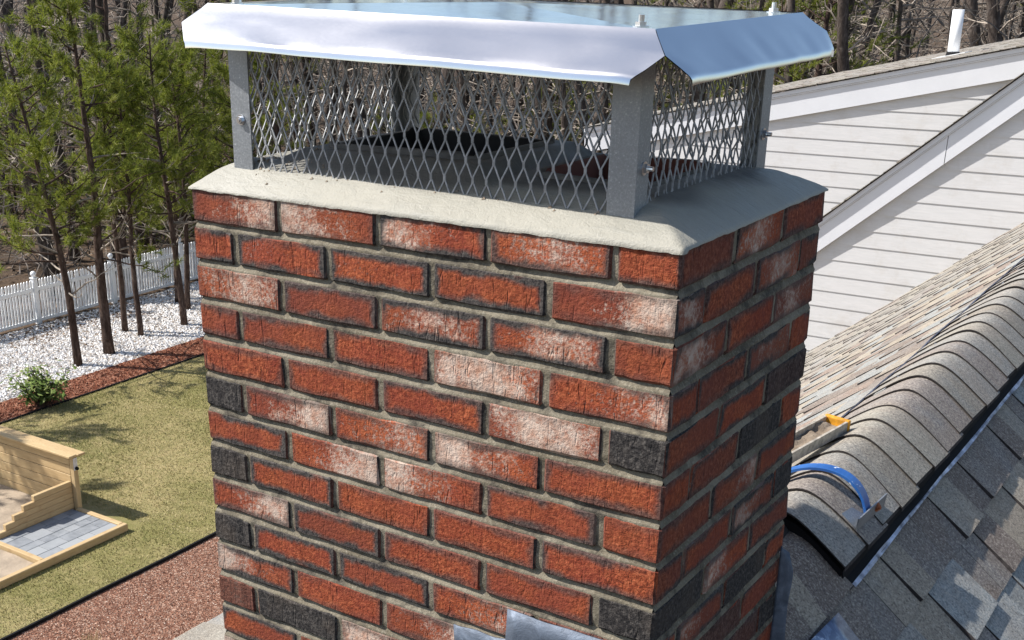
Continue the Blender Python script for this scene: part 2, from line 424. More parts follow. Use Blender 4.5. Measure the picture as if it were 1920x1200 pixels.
def ground_material():
    m = Mat('forest_floor', 0.95, spec=0.1); v = m.coord('Position')
    a = m.noise(v, 0.25, 5, 0.7); b = m.noise(v, 3.0, 5, 0.75)
    c = m.mix(m.mapr(a, 0.35, 0.65), (0.060, 0.045, 0.033), (0.12, 0.082, 0.055))
    c = m.mix(m.mapr(b, 0.45, 0.7, 0, 0.7), c, (0.13, 0.09, 0.058))
    m.base(c); m.bump(b, 1.0, 0.15); return m.mat
M_floor = ground_material()
def wood_material(name, c0, c1, c2, axis=(1, 12, 12)):
    m = Mat(name, 0.7, spec=0.3); v = m.coord('Object', axis, rnd=True)
    n = m.noise(v, 3, 4, 0.65, 1.2); k = m.noise(m.coord('Object', (1, 1, 1), rnd=True), 5, 2)
    c = m.mix(m.mapr(n, 0.3, 0.7), c0, c1); c = m.mix(m.mapr(k, 0.58, 0.75, 0, 0.7), c, c2)
    m.base(m.mix(m.math('MULTIPLY', m.rand(), 0.35), c, c2)); m.bump(n, 0.2, 0.004); return m.mat
M_wood_x = wood_material('pine_board_x', (0.42, 0.29, 0.14), (0.56, 0.42, 0.23), (0.36, 0.23, 0.11), (1, 12, 12))
M_wood_y = wood_material('pine_board_y', (0.42, 0.29, 0.14), (0.56, 0.42, 0.23), (0.36, 0.23, 0.11), (12, 1, 12))
M_wood_z = wood_material('pine_board_z', (0.42, 0.29, 0.14), (0.54, 0.40, 0.22), (0.34, 0.23, 0.11), (12, 12, 1))
M_sand = simple('sand', (0.31, 0.245, 0.175), 0.95, var=0.25, scale=3, bump=0.5, bd=0.03, kind='Position')
M_paver = Mat('grey_paver', 0.85); _v = M_paver.coord('Position')
M_paver.base(M_paver.mix(M_paver.rand(), M_paver.ramp(M_paver.noise(_v, 6, 4), [(0.3, (0.13, 0.14, 0.15)), (0.7, (0.24, 0.25, 0.26))]), (0.30, 0.31, 0.31))); M_paver = M_paver.mat
M_plate = simple('grey_plate', (0.62, 0.63, 0.66), 0.4, 0.3)
def bark_material(name, c0, c1, c2):
    m = Mat(name, 0.95, spec=0.1); v = m.coord('Object', (1, 1, 0.3), rnd=True)
    n = m.noise(v, 14, 5, 0.7, 0.8); b = m.noise(v, 2.0, 3)
    c = m.ramp(n, [(0.3, c0), (0.5, c1), (0.75, c2)]); c = m.mix(m.mapr(b, 0.45, 0.65, 0, 0.4), c, c0)
    m.base(c); m.bump(n, 1.0, 0.03); return m.mat
M_bark = bark_material('pine_bark', (0.028, 0.018, 0.014), (0.085, 0.057, 0.045), (0.18, 0.135, 0.11))
M_bark_g = bark_material('grey_bark', (0.032, 0.025, 0.021), (0.088, 0.070, 0.060), (0.21, 0.18, 0.155))
M_twig = simple('pale_dead_twigs', (0.25, 0.21, 0.17), 0.9, var=0.75, scale=1.5, kind='Position')
M_brush = simple('grey_brushwood', (0.125, 0.102, 0.085), 0.9, var=0.75, scale=1.2, kind='Position')
def needle_material():
    m = Mat('pine_needles', 0.6, spec=0.3); t = m.attr('tint', 'GEOMETRY')
    c = m.ramp(t, [(0.0, (0.045, 0.07, 0.011)), (0.4, (0.135, 0.172, 0.025)), (0.75, (0.25, 0.27, 0.042)), (1.0, (0.37, 0.35, 0.085))])
    m.base(m.mix(m.math('MULTIPLY', m.rand(), 0.3), c, (0.12, 0.135, 0.028)))
    m.b.inputs['Subsurface Weight'].default_value = 0.0
    tr = m.n('ShaderNodeBsdfTranslucent'); m.put(tr.inputs[0], (0.27, 0.31, 0.04, 1))
    mx = m.n('ShaderNodeMixShader'); mx.inputs[0].default_value = 0.36
    out = m.nt.nodes['Material Output']
    m.nt.links.new(m.b.outputs[0], mx.inputs[1]); m.nt.links.new(tr.outputs[0], mx.inputs[2]); m.nt.links.new(mx.outputs[0], out.inputs[0])
    return m.mat
M_needle = needle_material()
M_leaf = chip_material('shrub_leaves', [(0.0, (0.05, 0.09, 0.018)), (0.5, (0.12, 0.17, 0.035)), (1.0, (0.30, 0.33, 0.12))])
M_straw = simple('dry_straw', (0.45, 0.34, 0.18), 0.9, var=0.3)

# ================================================================== SETTING
ZG = -8.158                                    # level of the yard, chimney brickwork ends at z = 0
def sheet(name, x0, x1, y0, y1, z, mat, n=1):
    b = MB(); b.grid(lambda u, v: (x0 + (x1 - x0) * u, y0 + (y1 - y0) * v, z), n, n)
    return tag(b.build(name, mat), kind='structure')
sheet('ground', -900, 900, -900, 900, ZG - 0.012, M_floor)
sheet('lawn', -18.82, -11.52, -6, 30, ZG - 0.004, M_lawn)
sheet('gravel_bed', -24.30, -19.93, 2, 27, ZG, M_gravel)
sheet('mulch_strip', -19.93, -18.84, 2, 27, ZG + 0.004, M_mulch)
sheet('mulch_bed', -11.50, -4.4, -6, 20, ZG + 0.004, M_mulch2)

def tinted(me, per_face):
    at = me.attributes.new('tint', 'FLOAT', 'FACE'); at.data.foreach_set('value', np.asarray(per_face, dtype=np.float32))

def scatter_chips(name, label, cat, mat, n, xr, yr, z, size, flat=0.5, pw=1.0, mask=None):
    """loose chips: four-sided flattened shards, one mesh"""
    x = rng.uniform(*xr, n); y = rng.uniform(*yr, n)
    if mask is not None:
        k = mask(x, y); x, y = x[k], y[k]; n = len(x)
    s = rng.uniform(0.5, 1.0, n) * size; a = rng.uniform(0, 6.283, n)
    ca, sa = np.cos(a), np.sin(a); el = rng.uniform(0.35, 1.0, n)
    P = np.zeros((n, 4, 3))
    for k, (u, w, h) in enumerate(((-1, -.6, 0), (1, -.5, .1), (0.2, .9, 0), (0, 0, 1))):
        U = u * s; W = w * s * el
        P[:, k, 0] = x + U * ca - W * sa; P[:, k, 1] = y + U * sa + W * ca
        P[:, k, 2] = z + h * s * flat * rng.uniform(.6, 1.3, n) + (0.3 * s * rng.uniform(-.3, .6, n) if h == 0 else 0)
    F = (np.arange(n)[:, None, None] * 4 + np.array([[0, 1, 3], [1, 2, 3], [2, 0, 3]])[None]).reshape(-1, 3)
    o = obj(name, P.reshape(-1, 3), F, mat)
    tinted(o.data, np.repeat(rng.random(n) ** pw, 3))
    return tag(o, label, cat, kind='stuff')
scatter_chips('gravel_stones', 'loose white gravel stones spread under the pine trees', 'gravel', M_pebble, 26000, (-24.25, -19.95), (11.5, 25.5), ZG + .002, 0.055, .7, .6)
scatter_chips('dark_gravel_litter', 'brown leaf litter on the gravel along the fence', 'leaf litter', M_litter, 15000, (-24.3, -20.5), (11.5, 25.5), ZG + .006, 0.06, .5, 1.0,
              mask=lambda x, y: (rng.random(len(x)) < np.clip((-22.9 - x) / 1.5 + vn(x * .9, y * .9, 1) * 1.8 + vn(x * 4, y * 4, 2) * .6, 0.06, 1)))
scatter_chips('bark_chips', 'reddish brown bark mulch chips in the strip beside the lawn', 'mulch', M_chip, 9000, (-19.92, -18.86), (11.0, 24), ZG + .006, 0.045, .5)
scatter_chips('pale_bark_chips', 'pinkish bark mulch chips in the bed beside the house', 'mulch', M_chip2, 46000, (-11.46, -8.0), (5.5, 12.5), ZG + .006, 0.021, .45)

# grass blades
n = 150000
x = rng.uniform(-18.8, -11.55, n); y = rng.uniform(6.0, 22.0, n)
keep = ~((x < -12.8) & (y < 10.75) & (x > -17.4))
x, y = x[keep], y[keep]; n = len(x)
dry = vn(x * .6, y * .6, 2) + vn(x * 3.1, y * 3.1, 3) * .8
h = rng.uniform(.010, .036, n) * (1 - .3 * dry); a = rng.uniform(0, 6.283, n); w = .0065
lx, ly = rng.normal(0, .018, n), rng.normal(0, .018, n)
P = np.zeros((n, 3, 3))
P[:, 0] = np.stack([x - np.cos(a) * w, y - np.sin(a) * w, np.full(n, ZG - .003)], 1)
P[:, 1] = np.stack([x + np.cos(a) * w, y + np.sin(a) * w, np.full(n, ZG - .003)], 1)
P[:, 2] = np.stack([x + lx, y + ly, ZG + h], 1)
g = obj('grass', P.reshape(-1, 3), np.arange(n * 3).reshape(-1, 3), M_blade)
tinted(g.data, np.clip(.42 + dry * .7 + rng.normal(0, .22, n), 0, 1))
tag(g, 'short patchy spring grass of the lawn, half green half straw-coloured', 'grass', kind='stuff')

# lawn edging
def edging(x, y0, y1, label, hh=.055):
    b = MB(); N = 60
    for s in (-1, 1):
        pass
    b.grid(lambda u, v: (x + .02 * math.sin(u * 37) * .4 + (v < .5 and -.018 or .018), y0 + (y1 - y0) * u, ZG + hh), N, 1)
    b.grid(lambda u, v: (x + .02 * math.sin(u * 37) * .4 + .018, y0 + (y1 - y0) * u, ZG - .03 + (hh + .03) * (1 - v)), N, 1)
    b.grid(lambda u, v: (x + .02 * math.sin(u * 37) * .4 - .018, y0 + (y1 - y0) * u, ZG - .03 + (hh + .03) * v), N, 1)
    return tag(b.build('lawn_edging', M_black), label, 'edging')
edging(-11.51, 4, 20, 'black plastic edging between the lawn and the pinkish mulch bed')
edging(-18.83, 9, 24, 'black plastic edging between the lawn and the brown mulch strip', .03)

# ================================================================== CHIMNEY
W, D, PITCH, BH, BT = 0.905, 0.569, 0.06773, 0.05715, 0.092
SX, SY = 0.2032, 0.2032 * D / 0.601
chim = tag(empty('chimney', (W / 2, D / 2, -1.45)), 'red brick chimney with sooty and whitened bricks and grey mortar crown', 'chimney')

def brick_mesh(name, lx, ly, lz, seed):
    """rough brick: box with a ring of extra points along its arrises, all slightly uneven"""
    r = random.Random(seed)
    bm = bmesh.new()
    bmesh.ops.create_cube(bm, size=1.0)
    for v in bm.verts: v.co = Vector((v.co.x * lx, v.co.y * ly, v.co.z * lz))
    bmesh.ops.bevel(bm, geom=list(bm.edges), offset=.0035, segments=1, affect='EDGES', profile=.6)
    long_e = [e for e in bm.edges if e.calc_length() > .07]
    bmesh.ops.subdivide_edges(bm, edges=long_e, cuts=5)
    for v in bm.verts:
        v.co += Vector((r.gauss(0, .0006), r.gauss(0, .0006), r.gauss(0, .0009)))
    me = bpy.data.meshes.new(name); bm.to_mesh(me); bm.free(); me.materials.append(M_brick)
    return me
LX, LY = SX - .0098, SY - .0098
me_x = [brick_mesh('brick_x', LX, BT, BH, 10 + i) for i in range(5)]
me_y = [brick_mesh('brick_y', BT, LY, BH, 20 + i) for i in range(5)]

R_ = dict(white=.0, black=0, where=.5, dark=.25)
def t(white=0., where=.5, dark=.25, black=0.): return dict(white=white, where=where, dark=dark, black=black)
RD, RF, K, G = t(dark=.7), t(dark=1.), t(black=1., dark=0), t(black=.65, white=.25, dark=0)
WR, WL, WM, WW = t(.62, 1.), t(.62, 0.), t(.5, .5), t(.95, .5)
front = {1: [t(.65, .95, .5), t(.7, .1, .2), t(.6, .05, .8), t(.4, .55, .7), t(.0, .5, .3)],
         2: [RD, t(.18, .1, .8), t(.15, .1, .7), t(.05, .3, .9), t(.85, .95, .1)],
         3: [t(.55, .6, .1), t(.05, .8, .4), t(.45, .55, 1.), t(.5, .6, 1.), t(0, .5, .1)],
         4: [t(), t(.05, .6, .3), t(0), t(.95, .45, .1), t(.5, 1., .6)],
         5: [t(.0), t(0), t(.1, .9, .5), t(.85, .55, .1), K],
         6: [K, t(.75, .85, .1), t(.4, .7, .1), t(.8, .15, .1), t(.05)],
         7: [RD, t(.75, .9, .1), t(.65, .1, .2), t(0, .5, .6), t(0, .5, .0)],
         8: [K, t(.05, .1, .7), t(0), t(.0), t(.05)],
         9: [t(.7, .85, .1), RF, t(0, .5, .7), t(0, .5, .4), K],
         10: [K, RF, t(0, .5, .8), t(.5, .9, .1), t(.1)],
         11: [t(.75, .05, .9, .15), t(.1, .1, .3), t(.5, .8, .1), t(.8, .4, .1), t(0)],
         12: [G, K, t(.85, .2, .1), t(.2), t()],
         13: [t(.0, .5, .5), t(.1), t(.3), t(), t()]}
side = {1: [t(.05, .5, .5), t(.45, .4, .4), t(.05, .5, .6)], 2: [t(.5, .5), t(0, .5, 1.), t(.5, .6), t(.1)],
        3: [t(.6, .3), t(0), t(.45, .4)], 4: [t(.1), t(.05), t(.4, .5), t(.0)],
        5: [t(.1), t(.05), t(black=.9)], 6: [t(.05), t(0), K, t(.0)], 7: [t(0, .5, .3), t(.5, 1.), t(.05)], 8: [t(), t(.1), t(.55, .2), K],
        9: [K, t(.55, 0), t(.05)], 10: [t(), t(.5, .0), K, t()], 11: [t(0), t(black=.8), t(.05)], 12: [t(), t(), t(black=.7), K], 13: [t(), t(black=.8), t()]}
rb = random.Random(5)
def rnd_t():
    q = rb.random()
    return dict(K) if q < .14 else t(rb.uniform(.4, .9), rb.random(), .2) if q < .42 else t(rb.uniform(0, .12), rb.random(), rb.uniform(0, .9))
def put_brick(me, cx, cy, cz, f, s):
    o = bpy.data.objects.new('brick', me); link(o, chim)
    o.location = (cx + rb.gauss(0, .0006), cy + rb.gauss(0, .0006), cz + rb.gauss(0, .0005))
    o.rotation_euler = (rb.gauss(0, .002), rb.gauss(0, .002), rb.gauss(0, .0018))
    if not f['black']: f = dict(f, dark=min(1, f['dark'] * .75 + rb.uniform(.1, .55)))
    for k, v in f.items(): o[k] = float(v)
    if not s['black']: s = dict(s, dark=rb.uniform(.45, 1.0), black=min(1, s['black'] + rb.choice((0, .1, .2, .35))))  # side faces coloured darker: soot tone with their shade put into it
    for k, v in s.items(): o[k + '_side'] = float(v)
NROW = 21
for i in range(1, NROW + 1):
    z = -(i - 1) * PITCH - BH / 2
    fr = front.get(i) or [rnd_t() for _ in range(5)]; sd = side.get(i) or [rnd_t() for _ in range(4)]
    if i % 2:
        for k in range(4): put_brick(rb.choice(me_x), k * SX + LX / 2, BT / 2, z, fr[k], rnd_t())
        for k in range(3): put_brick(rb.choice(me_y), W - BT / 2, k * SY + LY / 2, z, fr[4] if k == 0 else rnd_t(), sd[k])
        for k in range(4): put_brick(rb.choice(me_x), k * SX + LX / 2, D - BT / 2, z, rnd_t(), rnd_t())
        for k in range(2): put_brick(rb.choice(me_y), BT / 2, .1016 + k * (D - .2) / 2 + LY / 2, z, rnd_t(), rnd_t())
    else:
        for k in range(4): put_brick(rb.choice(me_x), .1016 + k * SX + LX / 2, BT / 2, z, fr[k + 1], sd[0] if k == 3 else rnd_t())
        for k in range(2): put_brick(rb.choice(me_y), W - BT / 2, .1016 * .947 + k * SY + LY / 2, z, rnd_t(), sd[1 + k])
        for k in range(4): put_brick(rb.choice(me_x), .1016 + k * SX + LX / 2, D - BT / 2, z, rnd_t(), sd[3] if k == 3 else rnd_t())
        for k in range(3): put_brick(rb.choice(me_y), BT / 2, k * SY + LY / 2, z, fr[0] if k == 0 else rnd_t(), rnd_t())

# mortar bed behind the brick faces: four uneven walls, recessed
def mortar_wall(ax, fixed, a0, a1, sgn):
    nu = int((a1 - a0) / .006)
    zl, ql = [.001], [-1.]
    for i in range(1, NROW + 1):
        zt_, zb_ = -(i - 1) * PITCH, -(i - 1) * PITCH - BH
        for k in range(1, 8): zl.append(zt_ - BH * k / 8); ql.append(-1.)
        for k in range(7): zl.append(zb_ - (PITCH - BH) * k / 6); ql.append(1 - k / 6)
    zz = np.array(zl); qq = np.array(ql); nv = len(zz) - 1
    u = np.linspace(a0, a1, nu + 1)
    U, Z = np.meshgrid(u, zz); Q = np.repeat(qq[:, None], nu + 1, 1)
    # struck joints: deep under the upper brick, nearly flush on the lower one
    off = np.where(Q < 0, .0036 if ax == 'x' else .0027, .0008 + .0062 * np.clip(Q, 0, 1) ** .8) + .0016 * vn(U * 40, Z * 40, 4) + .0012 * vn(U * 130, Z * 130, 5)
    off = np.clip(off, .0004 if ax == 'x' else .0012, .02)
    Fx = fixed - sgn * off
    P = np.stack([U, Fx, Z] if ax == 'x' else [Fx, U, Z], -1).reshape(-1, 3)
    idx = np.arange((nu + 1) * (nv + 1)).reshape(nv + 1, nu + 1)
    F = np.stack([idx[:-1, :-1], idx[:-1, 1:], idx[1:, 1:], idx[1:, :-1]], -1).reshape(-1, 4)
    if (ax == 'x') == (sgn < 0): F = F[:, ::-1]
    return P, F
mv, mf, base = [], [], 0
for a in (('x', 0, .004, W - .004, -1), ('x', D, .004, W - .004, 1), ('y', 0, .004, D - .004, -1), ('y', W, .004, D - .004, 1)):
    P, F = mortar_wall(*a); mv.append(P); mf.append(F + base); base += len(P)
obj('mortar', np.concatenate(mv), np.concatenate(mf), M_mortar, chim, True)

# crown: sloped mortar wash with mounds round the flues
FL = [(.185, .50, .13, .40, .072), (.575, .775, .16, .42, .050)]
def crown_h(x, y):
    ex = .012 * vn(x * 9, y * 9, 0)
    dx = np.minimum(x + .003, W + .003 - x); dy = np.minimum(y + .003, D + .003 - y)
    d = np.minimum(dx, dy)
    z = -.001 + .043 * (1 - (1 - np.clip(d / .085, 0, 1)) ** 1.6) - .012 * (x / W - .4) * np.clip(d / .05, 0, 1)
    for x0, x1, y0, y1, zt in FL:
        o = np.maximum(np.maximum(x0 - x, x - x1), np.maximum(y0 - y, y - y1))
        k = np.clip(1 - np.maximum(o - .012, 0) / .055, 0, 1)
        z = z + (zt - .006 - z) * (k * k * (3 - 2 * k)) ** 1.2
        z = np.where(o < -.014, -.35, z)
    return z + .0018 * vn(x * 9, y * 9, 1) + .0014 * vn(x * 38 + y * 20, y * 55, 2) + .0006 * vn(x * 160, y * 160, 3)
nx, ny = 168, 108
xs = np.linspace(-.003, W + .003, nx + 1); ys = np.linspace(-.003, D + .003, ny + 1)
X, Y = np.meshgrid(xs, ys); Zc = crown_h(X, Y)
P = np.stack([X, Y, Zc], -1).reshape(-1, 3)
idx = np.arange((nx + 1) * (ny + 1)).reshape(ny + 1, nx + 1)
F = np.stack([idx[:-1, :-1], idx[:-1, 1:], idx[1:, 1:], idx[1:, :-1]], -1).reshape(-1, 4).tolist()
ring = list(idx[0, :]) + list(idx[1:, -1]) + list(idx[-1, -2::-1]) + list(idx[-2:0, 0])
P = P.tolist(); nb = len(P)
for k, q in enumerate(ring):
    p = P[q]; P.append([p[0], p[1], -.004 + .0012 * float(vn(p[0] * 30 + p[1] * 17, 3.3, 6)) + .0022 * float(vn(p[0] * 110 + p[1] * 77, 8.3, 5)) - .004 * (p[0] / W) * (1 if p[1] < .01 else 0)])
for k in range(len(ring)):
    k2 = (k + 1) % len(ring); F.append((ring[k], nb + k, nb + k2, ring[k2]))
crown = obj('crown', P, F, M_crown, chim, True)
_s = crown.data.attributes.new('soot_shade', 'FLOAT', 'POINT'); _x = np.array(P)  # crown darkening round the flues: soot plus cowl shade put into the colour
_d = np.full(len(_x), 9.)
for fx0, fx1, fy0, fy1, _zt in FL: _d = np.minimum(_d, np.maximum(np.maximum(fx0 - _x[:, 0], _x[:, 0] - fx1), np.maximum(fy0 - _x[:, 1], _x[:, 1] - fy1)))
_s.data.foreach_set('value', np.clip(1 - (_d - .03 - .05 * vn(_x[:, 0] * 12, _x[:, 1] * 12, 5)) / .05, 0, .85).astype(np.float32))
# little mortar crumbs and dead leaves left on the crown
b = MB()
for k in range(70):
    x_, y_ = random.uniform(.09, .28), random.gauss(.075, .025)
    if k > 45: x_, y_ = random.uniform(.12, .8), random.gauss(.045, .006)
    s = random.uniform(.001, .0035); z_ = float(crown_h(np.array(x_), np.array(y_)))
    b.add([(x_ - s, y_ - s, z_ - .001), (x_ + s, y_ - .6 * s, z_), (x_ + .3 * s, y_ + s, z_), (x_, y_, z_ + s * 1.1)], [(0, 1, 3), (1, 2, 3), (2, 0, 3)])
tag(b.build('mortar_crumb', M_mud, chim), kind='stuff')

def flue(x0, x1, y0, y1, zt, mat_in):
    def rr(e, z, n=5, r=.035):
        pts = []
        for cx, cy, a0 in ((x1 - r, y1 - r, 0), (x0 + r, y1 - r, 90), (x0 + r, y0 + r, 180), (x1 - r, y0 + r, 270)):
            for k in range(n):
                a = math.radians(a0 + 90 * k / (n - 1)); rad = r + e
                pts.append((cx + rad * math.cos(a), cy + rad * math.sin(a), z + .004 * math.sin(7 * cx + 5 * a)))
        return pts
    rings = [rr(.0, zt - .05), rr(.0, zt - .003), rr(-.003, zt), rr(-.013, zt), rr(-.016, zt - .003), rr(-.016, zt - .40)]
    n = len(rings[0]); v = [p for r in rings for p in r]
    f = [(i * n + k, i * n + (k + 1) % n, (i + 1) * n + (k + 1) % n, (i + 1) * n + k) for i in range(5) for k in range(n)]
    f.append(tuple(5 * n + k for k in range(n)))
    o = obj('flue_liner', v, f, [M_rim, mat_in], chim, True)
    o.data.polygons.foreach_set('material_index', [0] * (3 * n) + [1] * (2 * n + 1))
    return o
flue(*FL[0], M_soot); flue(*FL[1], M_flue)

# lead flashing
def lead(x0, x1, zt, zb, y, seed, name='flashing'):
    b = MB()
    def fn(u, v):
        x_ = x0 + (x1 - x0) * u; z_ = zt + (zb - zt) * v
        return (x_, y - .006 - .007 * float(vn(x_ * 18 + seed, z_ * 18, 2) + .5) - .01 * v * (1 - v), z_ + (.006 * float(vn(x_ * 30, seed, 3)) if v < .01 else 0))
    b.grid(fn, 14, 8)
    o = b.build(name, M_lead, chim, True); m = o.modifiers.new('s', 'SOLIDIFY'); m.thickness = .0025; m.offset = 1
    return o
lead(.660, .913, -.607, -.90, -.002, 1)
lead(.558, .668, -.668, -.95, .000, 5)
lead(.455, .565, -.738, -1.05, -.001, 9)
lead(.350, .462, -.806, -1.15, .000, 13)
lead(.250, .356, -.874, -1.22, -.001, 17)
lead(.140, .256, -.958, -1.30, .000, 21)
lead(-.004, .148, -1.04, -1.45, -.001, 25)
b = MB()      # corner flap standing off the far right corner
def fn(u, v):
    z_ = -.648 - .26 * v
    w_ = .006 + .017 * min(1, v * 5)
    x_ = W + .003 + w_ * u * (1 + .10 * math.sin(v * 9)); y_ = D - .02 + .012 * u + .003 * float(vn(u * 3, v * 9, 1))
    return (x_, y_, z_ - .018 * u * (1 if v < .05 else 0))
b.grid(fn, 6, 16)
o = b.build('flashing', M_lead, chim, True); o.modifiers.new('s', 'SOLIDIFY').thickness = .003
b = MB()
def fn(u, v):
    y_ = .50 - .46 * u; zt = -.80 - .07 * float(vn(u * 5, .3, 2) + .5) - .03 * u
    z_ = zt + (-.95 - zt) * v
    return (W + .008 + .018 * v + .012 * float(vn(u * 8, v * 5, 3)), y_, z_)
b.grid(fn, 18, 6)
o = b.build('flashing', M_lead, chim, True); o.modifiers.new('s', 'SOLIDIFY').thickness = .003

# ================================================================== CHIMNEY CAP
cap = tag(empty('metal_cowl', (.45, .28, .03)), 'stainless steel chimney cap with expanded metal mesh sides and flared lid', 'chimney cap')
x0, x1, y0, y1 = .0520, .8440, .0156, .5325
LO, LD, LJ, LE = .0609, .0535, .0310, .0000
CTR = Vector((.45, .28, .2828))
ROT = (Matrix.Rotation(-.0133, 3, 'Z') @ Matrix.Rotation(.0315, 3, 'Y') @ Matrix.Rotation(.0086, 3, 'X'))
def lidpt(p): 
    q = ROT @ Vector((p[0] - .45, p[1] - .28, p[2])); return q + CTR
k_ = LD / LO
b = MB()
N = 40
for a, c in (((x0, y0), (x1, y0)), ((x1, y0), (x1, y1)), ((x1, y1), (x0, y1)), ((x0, y1), (x0, y0))):
    b.grid(lambda u, v, a=a, c=c: lidpt((lambda bx, by: (bx + (.4525 - bx) * v, by + (.274 - by) * v, .0004 + .010 * v + .0012 * float(vn(bx * 6 + v * 3, by * 6, 1)) * (1 - v)))(a[0] + (c[0] - a[0]) * u, a[1] + (c[1] - a[1]) * u)), N, 10)
lid = b.build('lid', M_lid, cap, True)
def flange(a, c, out, seed):
    a, c, out = Vector(a), Vector(c), Vector(out); al = (c - a).normalized()
    ts = [0, .04, .12, .25, .40, LJ / LO, .78, .90, .94, 1.0, 1.015]
    b = MB()
    def fn(u, v):
        tt = ts[int(round(v * (len(ts) - 1)))]
        e = tt * LO if tt <= LJ / LO else LJ + (LE - LJ) * ((tt - LJ / LO) / (1 - LJ / LO)) ** (1.0)
        p = a - al * e + (c - a + 2 * al * e) * u
        wob = .0048 * float(vn(u * 5 + seed, tt * 1.5, 2)) * tt + .0020 * float(vn(u * 16 + seed, tt * 4, 3)) * tt
        endc = (max(0, 1 - min(u, 1 - u) / .05)) ** 2 * .006 * max(0, tt - .5)
        o_ = tt * LO + (wob - endc) * .7
        z_ = -tt * LD * (1 if tt <= .94 else 1) + (wob - endc) * .7
        r = tt / .10 if tt < .10 else 1
        z_ += .0012 * (1 - r)
        if tt > .93: o_ -= (tt - .93) * .03
        if tt > 1.0: z_ -= .006; 
        q = p + out * o_
        return lidpt((q.x, q.y, z_))
    b.grid(fn, 48, len(ts) - 1)
    o = b.build('flange', M_flange, cap, True); m = o.modifiers.new('s', 'SOLIDIFY'); m.thickness = .0012; m.offset = -1; m.use_rim = False
    return o
flange((x0, y0, 0), (x1, y0, 0), (0, -1, 0), 1)
flange((x1, y0, 0), (x1, y1, 0), (1, 0, 0), 7)
flange((x1, y1, 0), (x0, y1, 0), (0, 1, 0), 13)
flange((x0, y1, 0), (x0, y0, 0), (-1, 0, 0), 19)

SKX0, SKX1, SKY0, SKY1 = .066, .812, .042, .528
def lid_z(x, y): return lidpt((x, y, -.001)).z
def post(px, py, sx, sy, wx=.042, wy=.038):
    t_ = .0025; zb = float(crown_h(np.array(px + sx * .02), np.array(py + sy * .02))) - .012; zt = lid_z(px + sx * .02, py + sy * .02) - .004
    b = MB()
    xa, xb = sorted((px, px + sx * wx)); ya, yb = sorted((py, py + sy * t_)); b.box(xa, xb, ya, yb, zb, zt)
    xa, xb = sorted((px, px + sx * t_)); ya, yb = sorted((py + sy * t_, py + sy * wy)); b.box(xa, xb, ya, yb, zb, zt)
    return b.build('post', M_galv, cap)
def bolt(p, nrm, s=1.0, length=.018, parent=None):
    p, nrm = Vector(p), Vector(nrm).normalized(); a = nrm.orthogonal().normalized(); c = nrm.cross(a)
    b = MB()
    def cyl(r, h0, h1, n):
        v = [p + nrm * h + r * (a * math.cos(2 * math.pi * k / n) + c * math.sin(2 * math.pi * k / n)) for h in (h0, h1) for k in range(n)]
        b.add(v, [(k, (k + 1) % n, n + (k + 1) % n, n + k) for k in range(n)] + [tuple(range(n))[::-1], tuple(range(n, 2 * n))])
    cyl(.0095 * s, 0, .0015, 16); cyl(.0068 * s, .0015, .0065, 6); cyl(.0034 * s, .0065, length, 10)
    return b.build('bolt', M_bolt, parent)
posts = {}
for nm, px, py, sx, sy in (('near', SKX1, SKY0, -1, 1), ('left', SKX0, SKY0, 1, 1), ('right', SKX1, SKY1, -1, -1), ('back', SKX0, SKY1, 1, -1)):
    posts[nm] = post(px, py, sx, sy)
bolt((SKX1, SKY0 + .022, .088), (1, 0, 0), 1.0, .014, posts['near'])
bolt((SKX0 + .022, SKY0, .112), (0, -1, 0), .9, .008, posts['left'])
bolt((SKX1, SKY1 - .022, .088), (1, 0, 0), 1.0, .014, posts['right'])
bolt((SKX0, SKY1 - .022, .112), (-1, 0, 0), .9, .008, posts['back'])
for px, py in ((x0 + .035, y0 + .03), (x1 - .035, y0 + .03), (x1 - .035, y1 - .03), (x0 + .035, y1 - .03)):
    q = lidpt((px, py, .001)); bolt(q, ROT @ Vector((0, 0, 1)), 1.15, .015, cap)

# expanded metal sides
def mesh_panel(a, c, nrm):
    a, c, nrm = Vector(a), Vector(c), Vector(nrm); L = (c - a).length; al = (c - a) / L
    px_, pz = .0124, .0580; n = int(L / px_) + 1; b = MB()
    z0 = .022; rows = 9
    for k in range(n):
        pts = []
        for r in range(rows + 1):
            s = 1 if (r + k) % 2 else -1
            for dz in (-.0042, .0042):
                pts.append((k * px_ + s * (px_ / 2 - .0009), z0 + r * pz / 2 + dz))
        for (u0, w0), (u1, w1) in zip(pts[:-1], pts[1:]):
            if u0 > L or u1 > L or u0 < 0 or u1 < 0: continue
            wob = .0012 * math.sin(u0 * 60 + w0 * 40)
            tw = .0009 if abs(u1 - u0) > .001 else 0
            p0 = a + al * u0 + Vector((0, 0, w0)) + nrm * (wob + tw); p1 = a + al * u1 + Vector((0, 0, w1)) + nrm * (wob - tw)
            zt_ = lid_z((p1.x + p0.x) / 2, (p1.y + p0.y) / 2) - .004
            if p1.z > zt_: continue
            b.bar(p0, p1, .0023, .0018, nrm)
    return b.build('mesh_panel', M_mesh, cap)
mesh_panel((SKX0 + .002, SKY0 + .005, 0), (SKX1 - .002, SKY0 + .005, 0), (0, -1, 0))
mesh_panel((SKX1 - .005, SKY0 + .002, 0), (SKX1 - .005, SKY1 - .002, 0), (1, 0, 0))
mesh_panel((SKX1 - .002, SKY1 - .005, 0), (SKX0 + .002, SKY1 - .005, 0), (0, 1, 0))
mesh_panel((SKX0 + .005, SKY1 - .002, 0), (SKX0 + .005, SKY0 + .002, 0), (-1, 0, 0))

